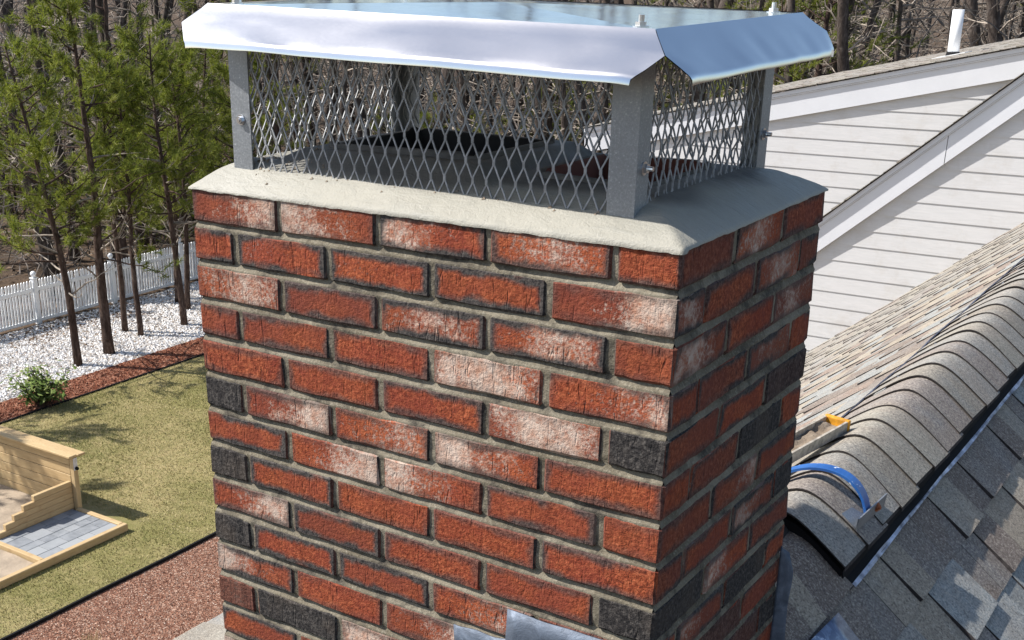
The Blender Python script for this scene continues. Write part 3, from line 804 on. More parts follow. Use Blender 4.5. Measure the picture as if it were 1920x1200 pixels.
# ================================================================== HOUSE
XR, ZR, RP = 0.79, -0.762, 0.86                 # ridge line and roof pitch
YB, YA = 10.40, 11.60                           # the two gable walls behind
CS = 1 / math.sqrt(1 + RP * RP); SN = RP * CS
house = tag(empty('house', (0, 5, ZG)), 'house with brown shingle roof, ridge vent and pale siding gables behind the chimney', 'house')
def rp(sg, s, y, h=0.0):
    """point on the roof: sg -1 left slope / +1 right slope, s metres down from the ridge, h above the plane"""
    return Vector((XR + sg * (s * CS + h * SN), y, ZR - s * SN + h * CS))
b = MB()
for sg in (-1, 1):
    v = [rp(sg, 0, -2.5, -.006), rp(sg, 6, -2.5, -.006), rp(sg, 6, YB + .02, -.006), rp(sg, 0, YB + .02, -.006),
         rp(sg, 0, -2.5, -.03), rp(sg, 6, -2.5, -.03), rp(sg, 6, YB + .02, -.03), rp(sg, 0, YB + .02, -.03)]
    b.add(v, BOXF)
roof = b.build('roof', M_deck, house)

# tabs: unit wedge, x down the slope, y along the ridge
TABV = [(0, -.5, -.2), (1, -.5, -.2), (1, .5, -.2), (0, .5, -.2), (0, -.5, .15), (1, -.5, 1), (1, .5, 1), (0, .5, .15)]
me_tab = mesh('shingle', TABV, BOXF, [M_shingle, M_asphalt])
me_tab.polygons.foreach_set('material_index', [0, 0, 1, 1, 1, 1])
rs_ = random.Random(21)
EXPO = .143
tabs = []
for sg, ya, yb, nco in ((1, -.6, 4.2, 13), (-1, .60, YB + .03, 40)):
    for k in range(nco):
        s1 = .085 + (k + .8) * EXPO; y = ya + rs_.uniform(-.2, 0)
        thick = rs_.random() < .5
        while y < yb:
            w = rs_.uniform(.09, .15) if rs_.random() < .4 else rs_.uniform(.13, .24)
            th = rs_.uniform(.012, .016) if thick else rs_.uniform(.0035, .0055)
            th *= 1 if sg > 0 else .6
            if k == 0: th = min(th, .0045)
            tabs.append((sg, s1 + rs_.uniform(-.004, .003), y + w / 2, w - .0022, th, rs_.random())); y += w
            thick = not thick if rs_.random() < .85 else thick
def vis_key(tb):
    sg, s, y, w, th, c = tb
    p = rp(sg, s - EXPO / 2, y); d = p - Vector(CC); r = d.length
    n = Vector((sg * SN, 0, CS)); f = max(.02, abs(d.normalized().dot(n)))
    q = (d.dot(Vector(CR)) / d.dot(Vector(CF)), d.dot(Vector(CU)) / d.dot(Vector(CF)))
    u_, v_ = 746.4 + 2281.7 * q[0], 864 + 2281.7 * q[1]
    inside = 1450 < u_ < 1950 and 380 < v_ < 1230 and d.dot(Vector(CF)) > 0
    return (w * EXPO * f / r ** 2) * (1 if inside else .001)
tabs.sort(key=vis_key, reverse=True)
UP = EXPO + .012
for tb in tabs[:290]:
    sg, s1, y, w, th, c = tb
    o = bpy.data.objects.new('shingle', me_tab); link(o, roof)
    ex = Vector((sg * CS, 0, -SN)); ez = Vector((sg * SN, 0, CS)); ey = Vector((0, 1, 0))
    p = rp(sg, s1 - UP, y, 0)
    M3 = Matrix((ex * UP, ey * w, ez * th)).transposed().to_4x4()
    o.matrix_basis = Matrix.Translation(p) @ M3
vv, ff, tt_ = [], [], []
for tb in tabs[290:]:
    sg, s1, y, w, th, c = tb
    bidx = len(vv)
    for (a, bb, h) in TABV: vv.append(tuple(rp(sg, s1 - UP + a * UP, y + bb * w, h * th)))
    ff += [tuple(i + bidx for i in q) for q in BOXF]; tt_ += [c] * 6
far = obj('far_shingles', vv, ff, [M_shingle_j, M_asphalt], roof); far.data.polygons.foreach_set('material_index', [0, 0, 1, 1, 1, 1] * (len(ff) // 6)); tinted(far.data, tt_); tag(far, kind='stuff')
# the top course dressed over the ridge where the vent stops short of the chimney
for k in range(4):
    b = MB(); ya = .58 + k * .085; yb = ya + .10
    def fn(u, v, ya=ya, yb=yb, k=k):
        s = -.20 + .40 * u; sg = 1 if s >= 0 else -1
        hh = .010 + .004 * v + .004 * k * .2
        q = rp(sg, abs(s), ya + (yb - ya) * v + .012 * math.sin(u * 9 + k), hh); q.z -= .035 * max(0, 1 - abs(s) / .10) ** 2
        return q
    b.grid(fn, 16, 2); o = b.build('shingle', M_shingle, roof); m = o.modifiers.new('s', 'SOLIDIFY'); m.thickness = .006; m.offset = -1

# ridge vent
def cap_z(x, lift=0.0):
    dx = abs(x - XR); return -.747 - (math.sqrt(dx * dx + .0025) - .05) * .9 + lift
VH = .150
V0, V1 = .90, YB - .02
b = MB()
def prof(u, off): 
    x = XR + (2 * u - 1) * (VH - .012); return (x, cap_z(x) - off)
b.grid(lambda u, v: (prof(u, .012)[0], V0 + .012 + (V1 - V0) * v, prof(u, .012)[1]), 16, 1)
b.grid(lambda u, v: (prof(u, 0)[0], V0 + .012, prof(u, 0)[1] - .010 - .022 * v), 16, 1)
for sg in (-1, 1):
    xa = XR + sg * (VH - .012); za = cap_z(xa) - .012
    b.add([(xa, V0 + .012, za), (xa, V1, za), (xa + sg * .004, V1, za - .030), (xa + sg * .004, V0 + .012, za - .030)], [(0, 1, 2, 3)])
    # lower flange lying on the shingles
    b.add([(xa, V0 + .012, za - .024), (xa, V1, za - .024), (xa + sg * .024, V1, za - .024 - .014), (xa + sg * .024, V0 + .012, za - .024 - .014)], [(0, 1, 2, 3)])
vent = b.build('ridge_vent', M_black, house); vent.modifiers.new('s', 'SOLIDIFY').thickness = .003
for sg in (-1, 1):
    b = MB(); N = 90
    xa = XR + sg * (VH + .009); zb_ = cap_z(XR + sg * (VH - .012)) - .043
    def fn(u, v, xa=xa, sg=sg, zb_=zb_):
        y = V0 + .03 + (V1 - V0 - .04) * u; w = .007 + .005 * float(vn(y * 9, sg * 3.3, 4))
        return (xa + sg * (w * v), y, zb_ - .75 * w * v + .004 * float(vn(y * 14, v * 2, 5)))
    b.grid(fn, 240, 2); b.build('sealant_bead', M_edge, vent)
b = MB()
def fn(u, v):
    y = V0 + .02 + (V1 - V0 - .03) * u; k = float(vn(y * 5, 7.3, 4)); x_ = XR - VH - .002 - .010 * v
    return (x_, y, cap_z(XR - VH) + .016 + .010 * max(-.4, k) - .03 * v * v)
b.grid(fn, 120, 2); o = b.build('vent_edge', M_edge2, vent); o.modifiers.new('s', 'SOLIDIFY').thickness = .004
ncap = 0; y = V0
rc = random.Random(4)
while y < V1 - .1:
    ln = .140 + rc.uniform(-.012, .012); th = rc.uniform(.003, .0065); sk = rc.uniform(-.008, .008)
    b = MB(); w = VH + rc.uniform(-.004, .006)
    def top(u, v, y=y, ln=ln, w=w, th=th, sk=sk):
        x = XR + (2 * u - 1) * w; return (x, y + (ln + .02) * v + .004 * math.sin(u * 5 + y * 9) + sk * (2 * u - 1), cap_z(x) + .006 + (th + .003) * (1 - v) + .0025 * float(vn(u * 4 + y * 7, y * 3, 2)) * (1 - v))
    nu = 24
    b.grid(top, nu, 2)
    b.grid(lambda u, v: (lambda p: (p[0], p[1] + .0006 * v, p[2] - .0045 * v))(top(u, 0)), nu, 1, 1)
    for e in (0, 1):
        b.grid(lambda u, v, e=e: (lambda p: (p[0], p[1], p[2] - .012 * v))(top(e, u)), 2, 1, 1)
    b.build('cap_shingle', [M_capsh, M_asphalt], vent, True)
    y += ln; ncap += 1

# gable walls with lap siding
def lap_wall(name, ywall, rake, zlow, expo, zref, xr_of_z, xmin):
    """rake(z) -> left x of the wall at that height"""
    wall = MB(); zt = rake_top = zlow
    k0 = math.floor((zlow - zref) / expo); z = zref + k0 * expo
    boards = []
    while True:
        xl, xl2 = max(xmin, rake(z)), max(xmin, rake(z + expo)); xr = xr_of_z(z)
        if xl > xr: break
        boards.append((z, xl, xl2, xr)); z += expo
    ztop = z
    b = MB(); b.add([(xmin, ywall + .03, zlow), (3.2, ywall + .03, zlow), (3.2, ywall + .03, ztop), (rake(ztop), ywall + .03, ztop), (xmin, ywall + .03, max(zlow, (lambda: zlow)()))], [(0, 1, 2, 3)])
    wo = b.build(name, M_siding, house)
    for z, xl, xl2, xr in boards:
        yb_, yt = ywall - .008, ywall + .001
        v = [(xl, yb_, z - .006), (xr, yb_, z - .006), (xr, yt, z + expo), (xl2, yt, z + expo),
             (xl, ywall + .025, z - .006), (xr, ywall + .025, z - .006), (xr, ywall + .025, z + expo), (xl2, ywall + .025, z + expo)]
        obj('siding_board', v, [(0, 1, 2, 3), (7, 6, 5, 4), (0, 4, 5, 1), (1, 5, 6, 2), (3, 2, 6, 7), (0, 3, 7, 4)], M_siding, wo)
    return wo
# rake lines on their front faces
BP = .893; bz = lambda x: -.51 + BP * (x + .563)        # top of rake B at y = 10.28
AP = .224; az = lambda x: -.615 + AP * (x + 1.95)       # top of rake A at y = 11.45
lap_wall('gable_wall', YB, lambda z: (z + .36 + .51) / BP - .563 - .05, -6.0, .1555, -1.983, lambda z: 3.0 if z < .2 else 3.0 - (z - .2) * 1.1, -6.2)
lap_wall('gable_wall', YA, lambda z: (z + .30 + .615) / AP - 1.95 - .10, -6.0, .158, -1.322, lambda z: 3.0, -5.15)
def rake_set(yf, ywall, zf, P, xa, xb, hmold, hboard, name):
    def strip(nm, y_f, y_b, t0, t1, mat, xa=xa, xb=xb):
        v = []
        for y_ in (y_f, y_b):
            for x_, t_ in ((xa, t1), (xb, t1), (xb, t0), (xa, t0)): v.append((x_, y_, zf(x_) - t_))
        return obj(nm, v, [(0, 1, 2, 3), (7, 6, 5, 4), (0, 4, 5, 1), (1, 5, 6, 2), (2, 6, 7, 3), (3, 7, 4, 0)], mat, house)
    strip('rake_moulding', yf - .022, yf + .02, .012, hmold, M_white)
    strip('rake_moulding', yf - .012, yf + .019, hmold + .002, hmold + .016, M_white)
    xm = xa + (xb - xa) * .585
    strip('rake_board', yf, ywall - .016, hmold + .018, hboard, M_white, xa, xm - .003)
    strip('rake_board', yf + .002, ywall - .016, hmold + .018, hboard, M_white, xm + .003, xb)
rake_set(10.344, YB, bz, BP, -4.9, 1.6, .062, .325, 'rake')
rake_set(11.552, YA, az, AP, -5.35, 3.0, .052, .285, 'rake')
def rake_roof(name, zf, P, xa, xb, ya, yb, seed):
    r = random.Random(seed); L = math.sqrt(1 + P * P); ex = Vector((1 / L, 0, P / L)); ez = Vector((-P / L, 0, 1 / L))
    b = MB(); v = []
    for h in (-.008, .004):
        for x_, y_ in ((xa, ya), (xb, ya), (xb, yb), (xa, yb)): v.append(Vector((x_, y_, zf(x_))) + ez * h)
    b.add(v, BOXF); rf = b.build(name, M_deck, house)
    vv, ff, tt = [], [], []
    s = 0.0; S = (xb - xa) * L; n = 0
    while s < S - .02:
        y = ya - .02; s2 = min(S, s + .16)
        while y < yb:
            w = r.uniform(.12, .28); th = r.choice((.006, .013)); o0 = Vector((xa, 0, zf(xa)))
            bi = len(vv)
            for (a, bb, h) in TABV: 
                q = o0 + ex * (s2 - a * (s2 - s + .0)) + ez * (.004 + h * th); vv.append((q.x, min(yb, y + (bb + .5) * (w - .004)), q.z))
            ff += [tuple(i + bi for i in q) for q in BOXF]; tt += [r.random()] * 6; y += w
        s += .143
    o = obj('far_shingles', vv, ff, M_shingle_j, rf); tinted(o.data, tt); tag(o, kind='stuff')
    return rf
rake_roof('gable_roof', bz, BP, -4.9, 1.6, 10.312, 11.50, 5)
wing = rake_roof('wing_roof', az, AP, -5.35, 3.0, 11.522, 21.0, 6)
# vent pipe on the wing roof
px_, py_ = -2.0, 14.0; pz_ = az(px_)
b = MB(); b.tube([(px_, py_, pz_ - .05), (px_ - .01, py_, pz_ + .50)], .062, 20); 
pipe = b.build('vent_pipe', M_pvc, house, False)
for pl in pipe.data.polygons: pl.use_smooth = len(pl.vertices) == 4
b = MB(); b.tube([(px_, py_, pz_ - .01), (px_, py_, pz_ + .05)], [.085, .068], 20); b.build('rubber_collar', M_black, pipe)
b = MB(); b.obox((px_, py_ - .05, pz_ + .018), (.17, 0, .17 * AP), (0, .17, 0), (0, 0, .004)); b.build('pipe_flashing', M_pvc, pipe)
# shed dormer low on the left slope
dz = lambda x: -2.14 + .25 * (x + 1.696)
dorm_y0, dorm_y1 = 1.397, 2.55
v = [(-1.62, dorm_y0 + .1, -3.4), (-.30, dorm_y0 + .1, -3.4), (-.30, dorm_y0 + .1, dz(-.30) - .03), (-1.62, dorm_y0 + .1, dz(-1.62) - .03),
     (-1.62, dorm_y1, -3.4), (-.30, dorm_y1, -3.4), (-.30, dorm_y1, dz(-.30) - .03), (-1.62, dorm_y1, dz(-1.62) - .03)]
obj('dormer_wall', v, [(0, 1, 2, 3), (7, 6, 5, 4), (0, 3, 7, 4), (3, 2, 6, 7), (1, 5, 6, 2)], M_siding, house)
rake_set(dorm_y0 + .03, dorm_y0 + .13, dz, .25, -1.69, -.30, .05, .16, 'rake')
rake_roof('dormer_roof', dz, .25, -1.70, -.30, dorm_y0 - .02, dorm_y1, 9)
# walls of the house below the eaves
b = MB(); b.box(-3.3, 5.0, -2.2, YB - .02, ZG, -4.6); b.box(-4.95, 5.2, YA + .07, 20.9, ZG, -4.0); b.box(-4.9, 3, YA + .06, 20.8, -4.1, -2.0)
b.build('house_wall', M_siding, house)

# ------------------------------------------------------------------ loose things on the ridge
# blue ladder hook
hook = tag(empty('roof_hook', (.90, 1.13, -.80)), 'worn blue arched bar bolted to a metal angle bracket straddling the ridge', 'hook')
ctrl = [(.52, -.885), (.60, -.835), (.66, -.785), (.72, -.737), (.775, -.711), (.83, -.708), (.868, -.722), (.895, -.748), (.909, -.782), (.914, -.815)]
b = MB()
rows = []
for i, (xx, zz) in enumerate(ctrl):
    xa, za = ctrl[max(0, i - 1)]; xb, zb = ctrl[min(len(ctrl) - 1, i + 1)]
    d = Vector((xb - xa, 0, zb - za)).normalized(); nn = Vector((-d.z, 0, d.x))
    rows.append([Vector((xx, 1.125 + s * .016 + .015 * (xx - .8), zz)) + nn * h for s, h in ((-1, -.003), (1, -.003), (1, .003), (-1, .003))])
v = [p for r in rows for p in r]
f = [(i * 4 + k, i * 4 + (k + 1) % 4, (i + 1) * 4 + (k + 1) % 4, (i + 1) * 4 + k) for i in range(len(rows) - 1) for k in range(4)] + [(3, 2, 1, 0), tuple(len(v) - 4 + k for k in range(4))]
b.add(v, f); o = b.build('hook_bar', M_blue, hook); m = o.modifiers.new('sub', 'SUBSURF'); m.levels = 2; m.render_levels = 2; m.subdivision_type = 'CATMULL_CLARK'
o.modifiers.new('e', 'EDGE_SPLIT')
for e in o.data.edges: pass
cr = o.data.attributes.new('crease_edge', 'FLOAT', 'EDGE')
vals = []
for e in o.data.edges:
    a_, b_ = e.vertices; vals.append(1.0 if a_ % 4 == b_ % 4 else 0.0)
cr.data.foreach_set('value', vals)
b = MB()      # angle plate: upright leaf along the ridge and a foot leaf
A0, A1 = Vector((.912, 1.045, cap_z(.912) + .012)), Vector((.918, 1.235, cap_z(.918) + .012))
al = (A1 - A0); up_ = Vector((.10, 0, .99)).normalized()
b.obox((A0 + A1) / 2 + up_ * .014, al / 2, Vector((.0016, 0, 0)), up_ * .016)
ft = Vector((-.72, 0, .62)).normalized()
tri = [A0 + Vector((0, 0, .002)), A0 + al * .45 + Vector((0, 0, .002)), A0 + al * .30 + ft * .042, A0 + ft * .046]
b.add([p + Vector((0, 0, h)) for h in (0, .003) for p in tri], BOXF)
b.build('bracket', M_galv, hook)
bolt_p = (A0 + A1) / 2 + al * .14 + up_ * .018
o = bolt(bolt_p + Vector((.002, 0, 0)), (1, -.35, .1), 1.1, .010, hook); o.data.materials[0] = M_rust

# spirit level caked in mortar
lvl = tag(empty('mason_level', (.70, 1.35, -.76)), 'mortar-caked metal bar with a yellow end cap lying beside the ridge', 'level')
E1, E0 = Vector((.742, 1.49, -.748)), Vector((.650, .95, -.762))
al = (E1 - E0).normalized(); wd = Vector((-.062, .075, .004)); wd = (wd - al * wd.dot(al)); wd = wd.normalized() * .058; nr = al.cross(wd).normalized()
if nr.z < 0: nr = -nr
L_ = (E1 - E0).length; mid = (E0 + E1) / 2
b = MB(); b.obox(mid + nr * .011, al * L_ / 2, wd.normalized() * .003, nr * .014); b.build('rail', M_alu, lvl)
b = MB(); b.obox(mid + wd + nr * .011, al * L_ / 2, wd.normalized() * .003, nr * .014); b.build('rail', M_alu, lvl)
b = MB()
b.grid(lambda u, v: E0 + al * (L_ * u) + wd * (.05 + .90 * v) + nr * (.006 + .016 * max(0, float(vn(u * 22, v * 4, 5)) + .15) + .012 * max(0, v - .6) * (1 + float(vn(u * 40, 2.2, 3)) * 2)), 60, 10)
b.build('mortar_cake', M_mud, lvl, True)
b = MB(); b.obox(E1 + wd * .5 + al * .009 + nr * .011, al * .007, wd * .58, nr * .016); b.obox(E1 + wd * .5 + al * .016 + nr * .011, al * .004, wd * .42, nr * .012)
bevel(b.build('end_cap', M_yellow, lvl), .004, 2)

# bent metal flashing left on the shingles
p0, p1, p2 = rp(1, .20, .60, .016), rp(1, .205, .800, .014), rp(1, .29, .795, .016)
b = MB()
ax_, ay_ = Vector((1, 0, -RP)).normalized(), Vector((0, 1, 0)); ctr = rp(1, .30, .62, .018)
b.grid(lambda u, v: rp(1, .19 + .26 * u + .02 * v, .42 + .375 * v, .014 + .018 * abs(u - .45) + .003 * float(vn(u * 5, v * 5, 2))), 8, 8)
o = b.build('metal_flashing', M_bluemetal, None, True); o.modifiers.new('s', 'SOLIDIFY').thickness = .0015
tag(o, 'bluish bent metal flashing sheet with white smears lying on the shingles', 'flashing')

# ================================================================== SAND PIT
pit = tag(empty('sand_pit', (-14.1, 9.5, ZG)), 'new pine board sand pit with tall back wall, stepped side wall and grey pavers', 'sand pit')
def board(name, x0, x1, y0, y1, z0, z1, mat, parent=pit, bv=.006):
    b = MB(); b.box(-(x1 - x0) / 2, (x1 - x0) / 2, -(y1 - y0) / 2, (y1 - y0) / 2, -(z1 - z0) / 2, (z1 - z0) / 2)
    o = b.build(name, mat, parent); o.location = ((x0 + x1) / 2, (y0 + y1) / 2, (z0 + z1) / 2)
    return bevel(o, bv)
for k in range(6):                                    # backstop boards
    board('board', -17.6, -14.085, 10.40 - .004 * (k % 2), 10.44, ZG + .005 + k * .174, ZG + .170 + k * .174, M_wood_x)
board('cap_board', -17.65, -13.93, 10.29, 10.445, ZG + 1.052, ZG + 1.09, M_wood_x)
board('cap_board', -17.65, -13.90, 10.452, 10.605, ZG + 1.052, ZG + 1.09, M_wood_x)
pst = board('post', -14.08, -13.985, 10.40, 10.49, ZG, ZG + 1.05, M_wood_z)
b = MB(); b.box(-13.983, -13.968, 10.405, 10.475, ZG + .80, ZG + 1.02); plate = b.build('wall_plate', M_plate, pst)
b = MB(); b.tube([(-13.968, 10.445, ZG + .835), (-13.93, 10.445, ZG + .835)], [.032, .026], 14); b.build('knob', M_black, plate)
for k in range(6):                                    # stepped side wall
    ye = [8.55, 8.84, 9.02, 9.20, 9.40, 9.62][k]
    board('board', -14.15 - .003 * (k % 2), -14.075, ye, 10.392, ZG + .005 + k * .098, ZG + .100 + k * .098, M_wood_y)
board('timber', -12.90, -12.80, 5.2, 10.44, ZG, ZG + .13, M_wood_y, bv=.01)
board('timber', -13.98, -12.905, 10.34, 10.44, ZG, ZG + .128, M_wood_x, bv=.01)
board('timber', -14.07, -12.905, 8.74, 8.83, ZG, ZG + .124, M_wood_x, bv=.01)
board('timber', -14.20, -14.10, 5.2, 8.545, ZG, ZG + .12, M_wood_y, bv=.01)
b = MB(); b.grid(lambda u, v: (-17.5 + 3.33 * u, 5.2 + 5.19 * v, ZG + .03 + .06 * float(vn(u * 9, v * 12, 1)) * (1 if .02 < u < .98 else .2)), 24, 30)
s1 = b.build('sand', M_sand, pit, True); tag(s1, kind='stuff')
b = MB(); b.grid(lambda u, v: (-14.09 + 1.18 * u, 5.2 + 3.53 * v, ZG + .045 + .03 * float(vn(u * 6, v * 12, 2))), 10, 20)
tag(b.build('sand', M_sand, pit, True), kind='stuff')
b = MB(); b.box(-14.07, -12.905, 8.832, 10.338, ZG, ZG + .085); b.build('paver_bed', M_deck, pit)
pv = random.Random(2); xs_ = [-14.068, -13.87, -13.56, -13.36, -13.10, -12.907]
for i in range(5):
    y = 8.835 + (0 if i % 2 else .0)
    while y < 10.33:
        w = pv.choice((.18, .24, .32, .40)); y2 = min(10.335, y + w)
        if 10.335 - y2 < .10: y2 = 10.335
        b = MB(); b.box(xs_[i] + .004, xs_[i + 1] - .004, y + .004, y2 - .004, ZG + .06, ZG + .108 + pv.uniform(-.002, .002))
        bevel(b.build('paver', M_paver, pit), .004); y = y2

# ================================================================== FENCE
XF = -24.42
fence = tag(empty('picket_fence', (XF, 19, ZG)), 'white vinyl picket fence with ball-capped posts behind the gravel strip', 'fence')
pk = MB(); w, t_, hh = .058, .022, 1.16
pk.add([(-t_ / 2, -w / 2, .04), (t_ / 2, -w / 2, .04), (t_ / 2, w / 2, .04), (-t_ / 2, w / 2, .04), (-t_ / 2, -w / 2, hh - .03), (t_ / 2, -w / 2, hh - .03), (t_ / 2, w / 2, hh - .03), (-t_ / 2, w / 2, hh - .03),
        (-t_ / 2, 0, hh), (t_ / 2, 0, hh)], [(0, 3, 2, 1), (0, 1, 5, 4), (2, 3, 7, 6), (1, 2, 6, 9, 5), (3, 0, 4, 8, 7), (4, 5, 9, 8), (6, 7, 8, 9)])
me_pk = mesh('picket', pk.v, pk.f, M_vinyl)
posts_y = [10.07, 12.66, 15.25, 17.84, 20.43, 23.02, 25.61]
y = 10.2; rf = random.Random(8)
while y < 25.6:
    if min(abs(y - q) for q in posts_y) > .095:
        o = bpy.data.objects.new('picket', me_pk); link(o, fence); o.location = (XF, y, ZG); o.rotation_euler = (rf.gauss(0, .004), rf.gauss(0, .006), 0)
    y += .0965
for q in posts_y:
    b = MB(); b.box(XF - .065, XF + .065, q - .065, q + .065, ZG - .05, ZG + 1.19); p_ = bevel(b.build('post', M_vinyl, fence), .008)
    bm = bmesh.new(); bmesh.ops.create_uvsphere(bm, u_segments=16, v_segments=10, radius=.075)
    for v_ in bm.verts: v_.co += Vector((XF, q, ZG + 1.31))
    bmesh.ops.create_cube(bm, size=1, matrix=Matrix.Translation((XF, q, ZG + 1.205)) @ Matrix.Diagonal((.16, .16, .03, 1)))
    bmesh.ops.create_cone(bm, cap_ends=True, segments=12, radius1=.05, radius2=.035, depth=.05, matrix=Matrix.Translation((XF, q, ZG + 1.24)))
    me = bpy.data.meshes.new('post_cap'); bm.to_mesh(me); bm.free(); me.materials.append(M_vinyl); link(bpy.data.objects.new('post_cap', me), p_)
for (za, zb) in ((.05, .13), (.86, .95)):
    for a, c in zip(posts_y[:-1], posts_y[1:]):
        b = MB(); b.box(XF - .028, XF + .028, a + .066, c - .066, ZG + za, ZG + zb); b.build('rail', M_vinyl, fence)

# ================================================================== PLANTS
def limb(b, p, d, length, r0, r1, seg, wig, rr, up=.0, n=5, mi=0):
    pts = [Vector(p)]; d = Vector(d).normalized(); rad = [r0]
    for i in range(seg):
        d = (d + Vector((rr.gauss(0, wig), rr.gauss(0, wig), rr.gauss(0, wig) + up))).normalized()
        pts.append(pts[-1] + d * length / seg); rad.append(r0 + (r1 - r0) * (i + 1) / seg)
    b.tube(pts, rad, n, False, mi)
    return pts, d

def pine_meshes(seed, H, crown0, spread, tufts, needles=34, r0=.11, lean=(0, 0)):
    rr = random.Random(seed); g = np.random.default_rng(seed)
    tb = MB()
    pts = [Vector((0, 0, -.05))]; d = Vector((lean[0], lean[1], 1)).normalized(); rad = [r0 * 1.15]
    S = 16
    for i in range(S):
        d = (d + Vector((rr.gauss(0, .03), rr.gauss(0, .03), .05))).normalized(); pts.append(pts[-1] + d * H / S)
        rad.append(r0 * (1 - .88 * (i + 1) / S) + .008)
    tb.tube(pts, rad, 9, True)
    def at(h):
        q = min(S - .001, h / H * S); i = int(q); return pts[i].lerp(pts[i + 1], q - i), rad[i]
    tips = []
    nb = 46
    for k in range(nb):
        h = crown0 * .72 + (H * .97 - crown0 * .72) * ((k + rr.random()) / nb) ** .9
        p, rt = at(h); az = rr.uniform(0, 6.283); f = (h - crown0 * .7) / (H - crown0 * .7)
        ln = spread * (1 - .72 * f ** 1.3) * rr.uniform(.55, 1.1) * (0.6 + 1.2 * min(f * 3, .34))
        dead = h < crown0 * 1.05 and rr.random() < .75
        bp, bd = limb(tb, p, (math.cos(az), math.sin(az), rr.uniform(-.05, .45) + .3 * f), ln, min(rt * .55, .028), .006, 5, .16, rr, .06, 4, 1 if dead or rr.random() < .25 else 0)
        for j in range(rr.randint(2, 4)):
            q = bp[rr.randint(2, 5)]
            sp, sd = limb(tb, q, (math.cos(az + rr.uniform(-1.1, 1.1)), math.sin(az + rr.uniform(-1.1, 1.1)), rr.uniform(-.1, .7)), ln * rr.uniform(.25, .5), .009, .004, 3, .2, rr, .08, 3, 1 if dead or rr.random() < .4 else 0)
            if not dead:
                tips.append((sp[-1], sd)); tips.append((sp[-2], sd))
        if not dead: tips.append((bp[-1], bd)); tips.append((bp[-2], bd))
    tips.append((pts[-1], Vector((0, 0, 1))))
    rr.shuffle(tips)
    T = []
    while len(T) < tufts:
        for p, dd in tips:
            T.append((p + Vector((rr.gauss(0, .05), rr.gauss(0, .05), rr.gauss(0, .04))), (dd + Vector((0, 0, .45))).normalized()))
            if len(T) >= tufts: break
    n = len(T); C0 = np.array([tuple(p) for p, _ in T]); DD = np.array([tuple(q) for _, q in T])
    C = np.repeat(C0, needles, 0); Dv = np.repeat(DD, needles, 0); m = n * needles
    back = g.uniform(-.16, .06, m)[:, None]
    dirs = Dv * g.uniform(.2, 1.2, m)[:, None] + g.normal(0, .55, (m, 3)); dirs /= np.linalg.norm(dirs, axis=1)[:, None]
    ln = g.uniform(.11, .22, m)[:, None]
    a = C + Dv * back; tip = a + dirs * ln
    sidev = np.cross(dirs, g.normal(0, 1, (m, 3))); sidev /= np.linalg.norm(sidev, axis=1)[:, None]
    wv = sidev * .0085
    V = np.stack([a - wv, a + wv, tip], 1).reshape(-1, 3); Fc = np.arange(m * 3).reshape(-1, 3)
    tint = np.clip(np.repeat(g.normal(.5, .2, n), needles) + g.normal(0, .13, m), 0, 1)
    me_c = mesh('crown', V, Fc, M_needle); tinted(me_c, tint)
    me_t = mesh('trunk', tb.v, tb.f, [M_bark, M_twig], True); me_t.polygons.foreach_set('material_index', tb.m)
    return me_t, me_c

def plant(name, parts, loc, rz=0, sc=1.0, label=None, cat=None, group=None, sz=None):
    e = bpy.data.objects.new(name, None); e.empty_display_size = .3; col.objects.link(e)
    for nm, me in parts:
        o = bpy.data.objects.new(nm, me); col.objects.link(o); o.parent = e
    e.location = loc; e.rotation_euler = (0, 0, rz); e.scale = (sc, sc, sz or sc)
    return tag(e, label, cat, group)

PA = pine_meshes(1, 8.3, 2.5, 2.4, 460, r0=.125)
PB = pine_meshes(2, 7.4, 2.3, 2.1, 380, r0=.095, lean=(-.06, -.05))
PC = pine_meshes(3, 7.0, 2.8, 1.6, 260, r0=.075)
PD = pine_meshes(4, 7.2, 2.6, 1.9, 320, r0=.085, lean=(.02, .02))
near = [(PB, -20.68, 16.01, .3, .98, 'leaning dark pine in the gravel, nearest the leafy shrub'),
        (PA, -20.78, 17.04, 2.1, 1.0, 'tallest pine with the thickest trunk, second from the shrub in the gravel'),
        (PC, -21.95, 18.60, 4.0, 1.0, 'slim pine just right of the thickest trunk, near the fence post'),
        (PC, -21.32, 18.56, 1.2, .95, 'thin straight pine standing alone between the thickest trunk and the right-hand pair'),
        (PD, -22.92, 21.40, .7, .92, 'thinnest pine close to the fence, left of the right-hand pair'),
        (PD, -21.14, 19.90, 3.3, 1.0, 'dark straight pine at the front of the right-hand pair in the gravel'),
        (PC, -22.20, 21.06, 5.2, 1.0, 'pine half hidden directly behind the front trunk of the right-hand pair'),
        (PB, -22.0, 22.4, 2.7, .95, 'pine at the fence end, mostly hidden by the chimney')]
for (P_, x, y, rz, sc, lab) in near:
    plant('pine_tree', (('trunk', P_[0]), ('crown', P_[1])), (x, y, ZG), rz, sc, lab, 'pine tree', 'pine trees in the white gravel strip')
# pines further along the strip, outside the picture, that dapple the pit with shade
for x, y, rz, sc in ((-20.2, 7.7, 1.0, .95), (-21.6, 10.4, 3.0, .9), (-20.6, 5.6, 5.5, .9)):
    plant('pine_tree', (('trunk', PD[0]), ('crown', PD[1])), (x, y, ZG), rz, sc, 'pine tree further along the gravel strip, left of the picture', 'pine tree', 'pine trees along the gravel strip beyond the picture')

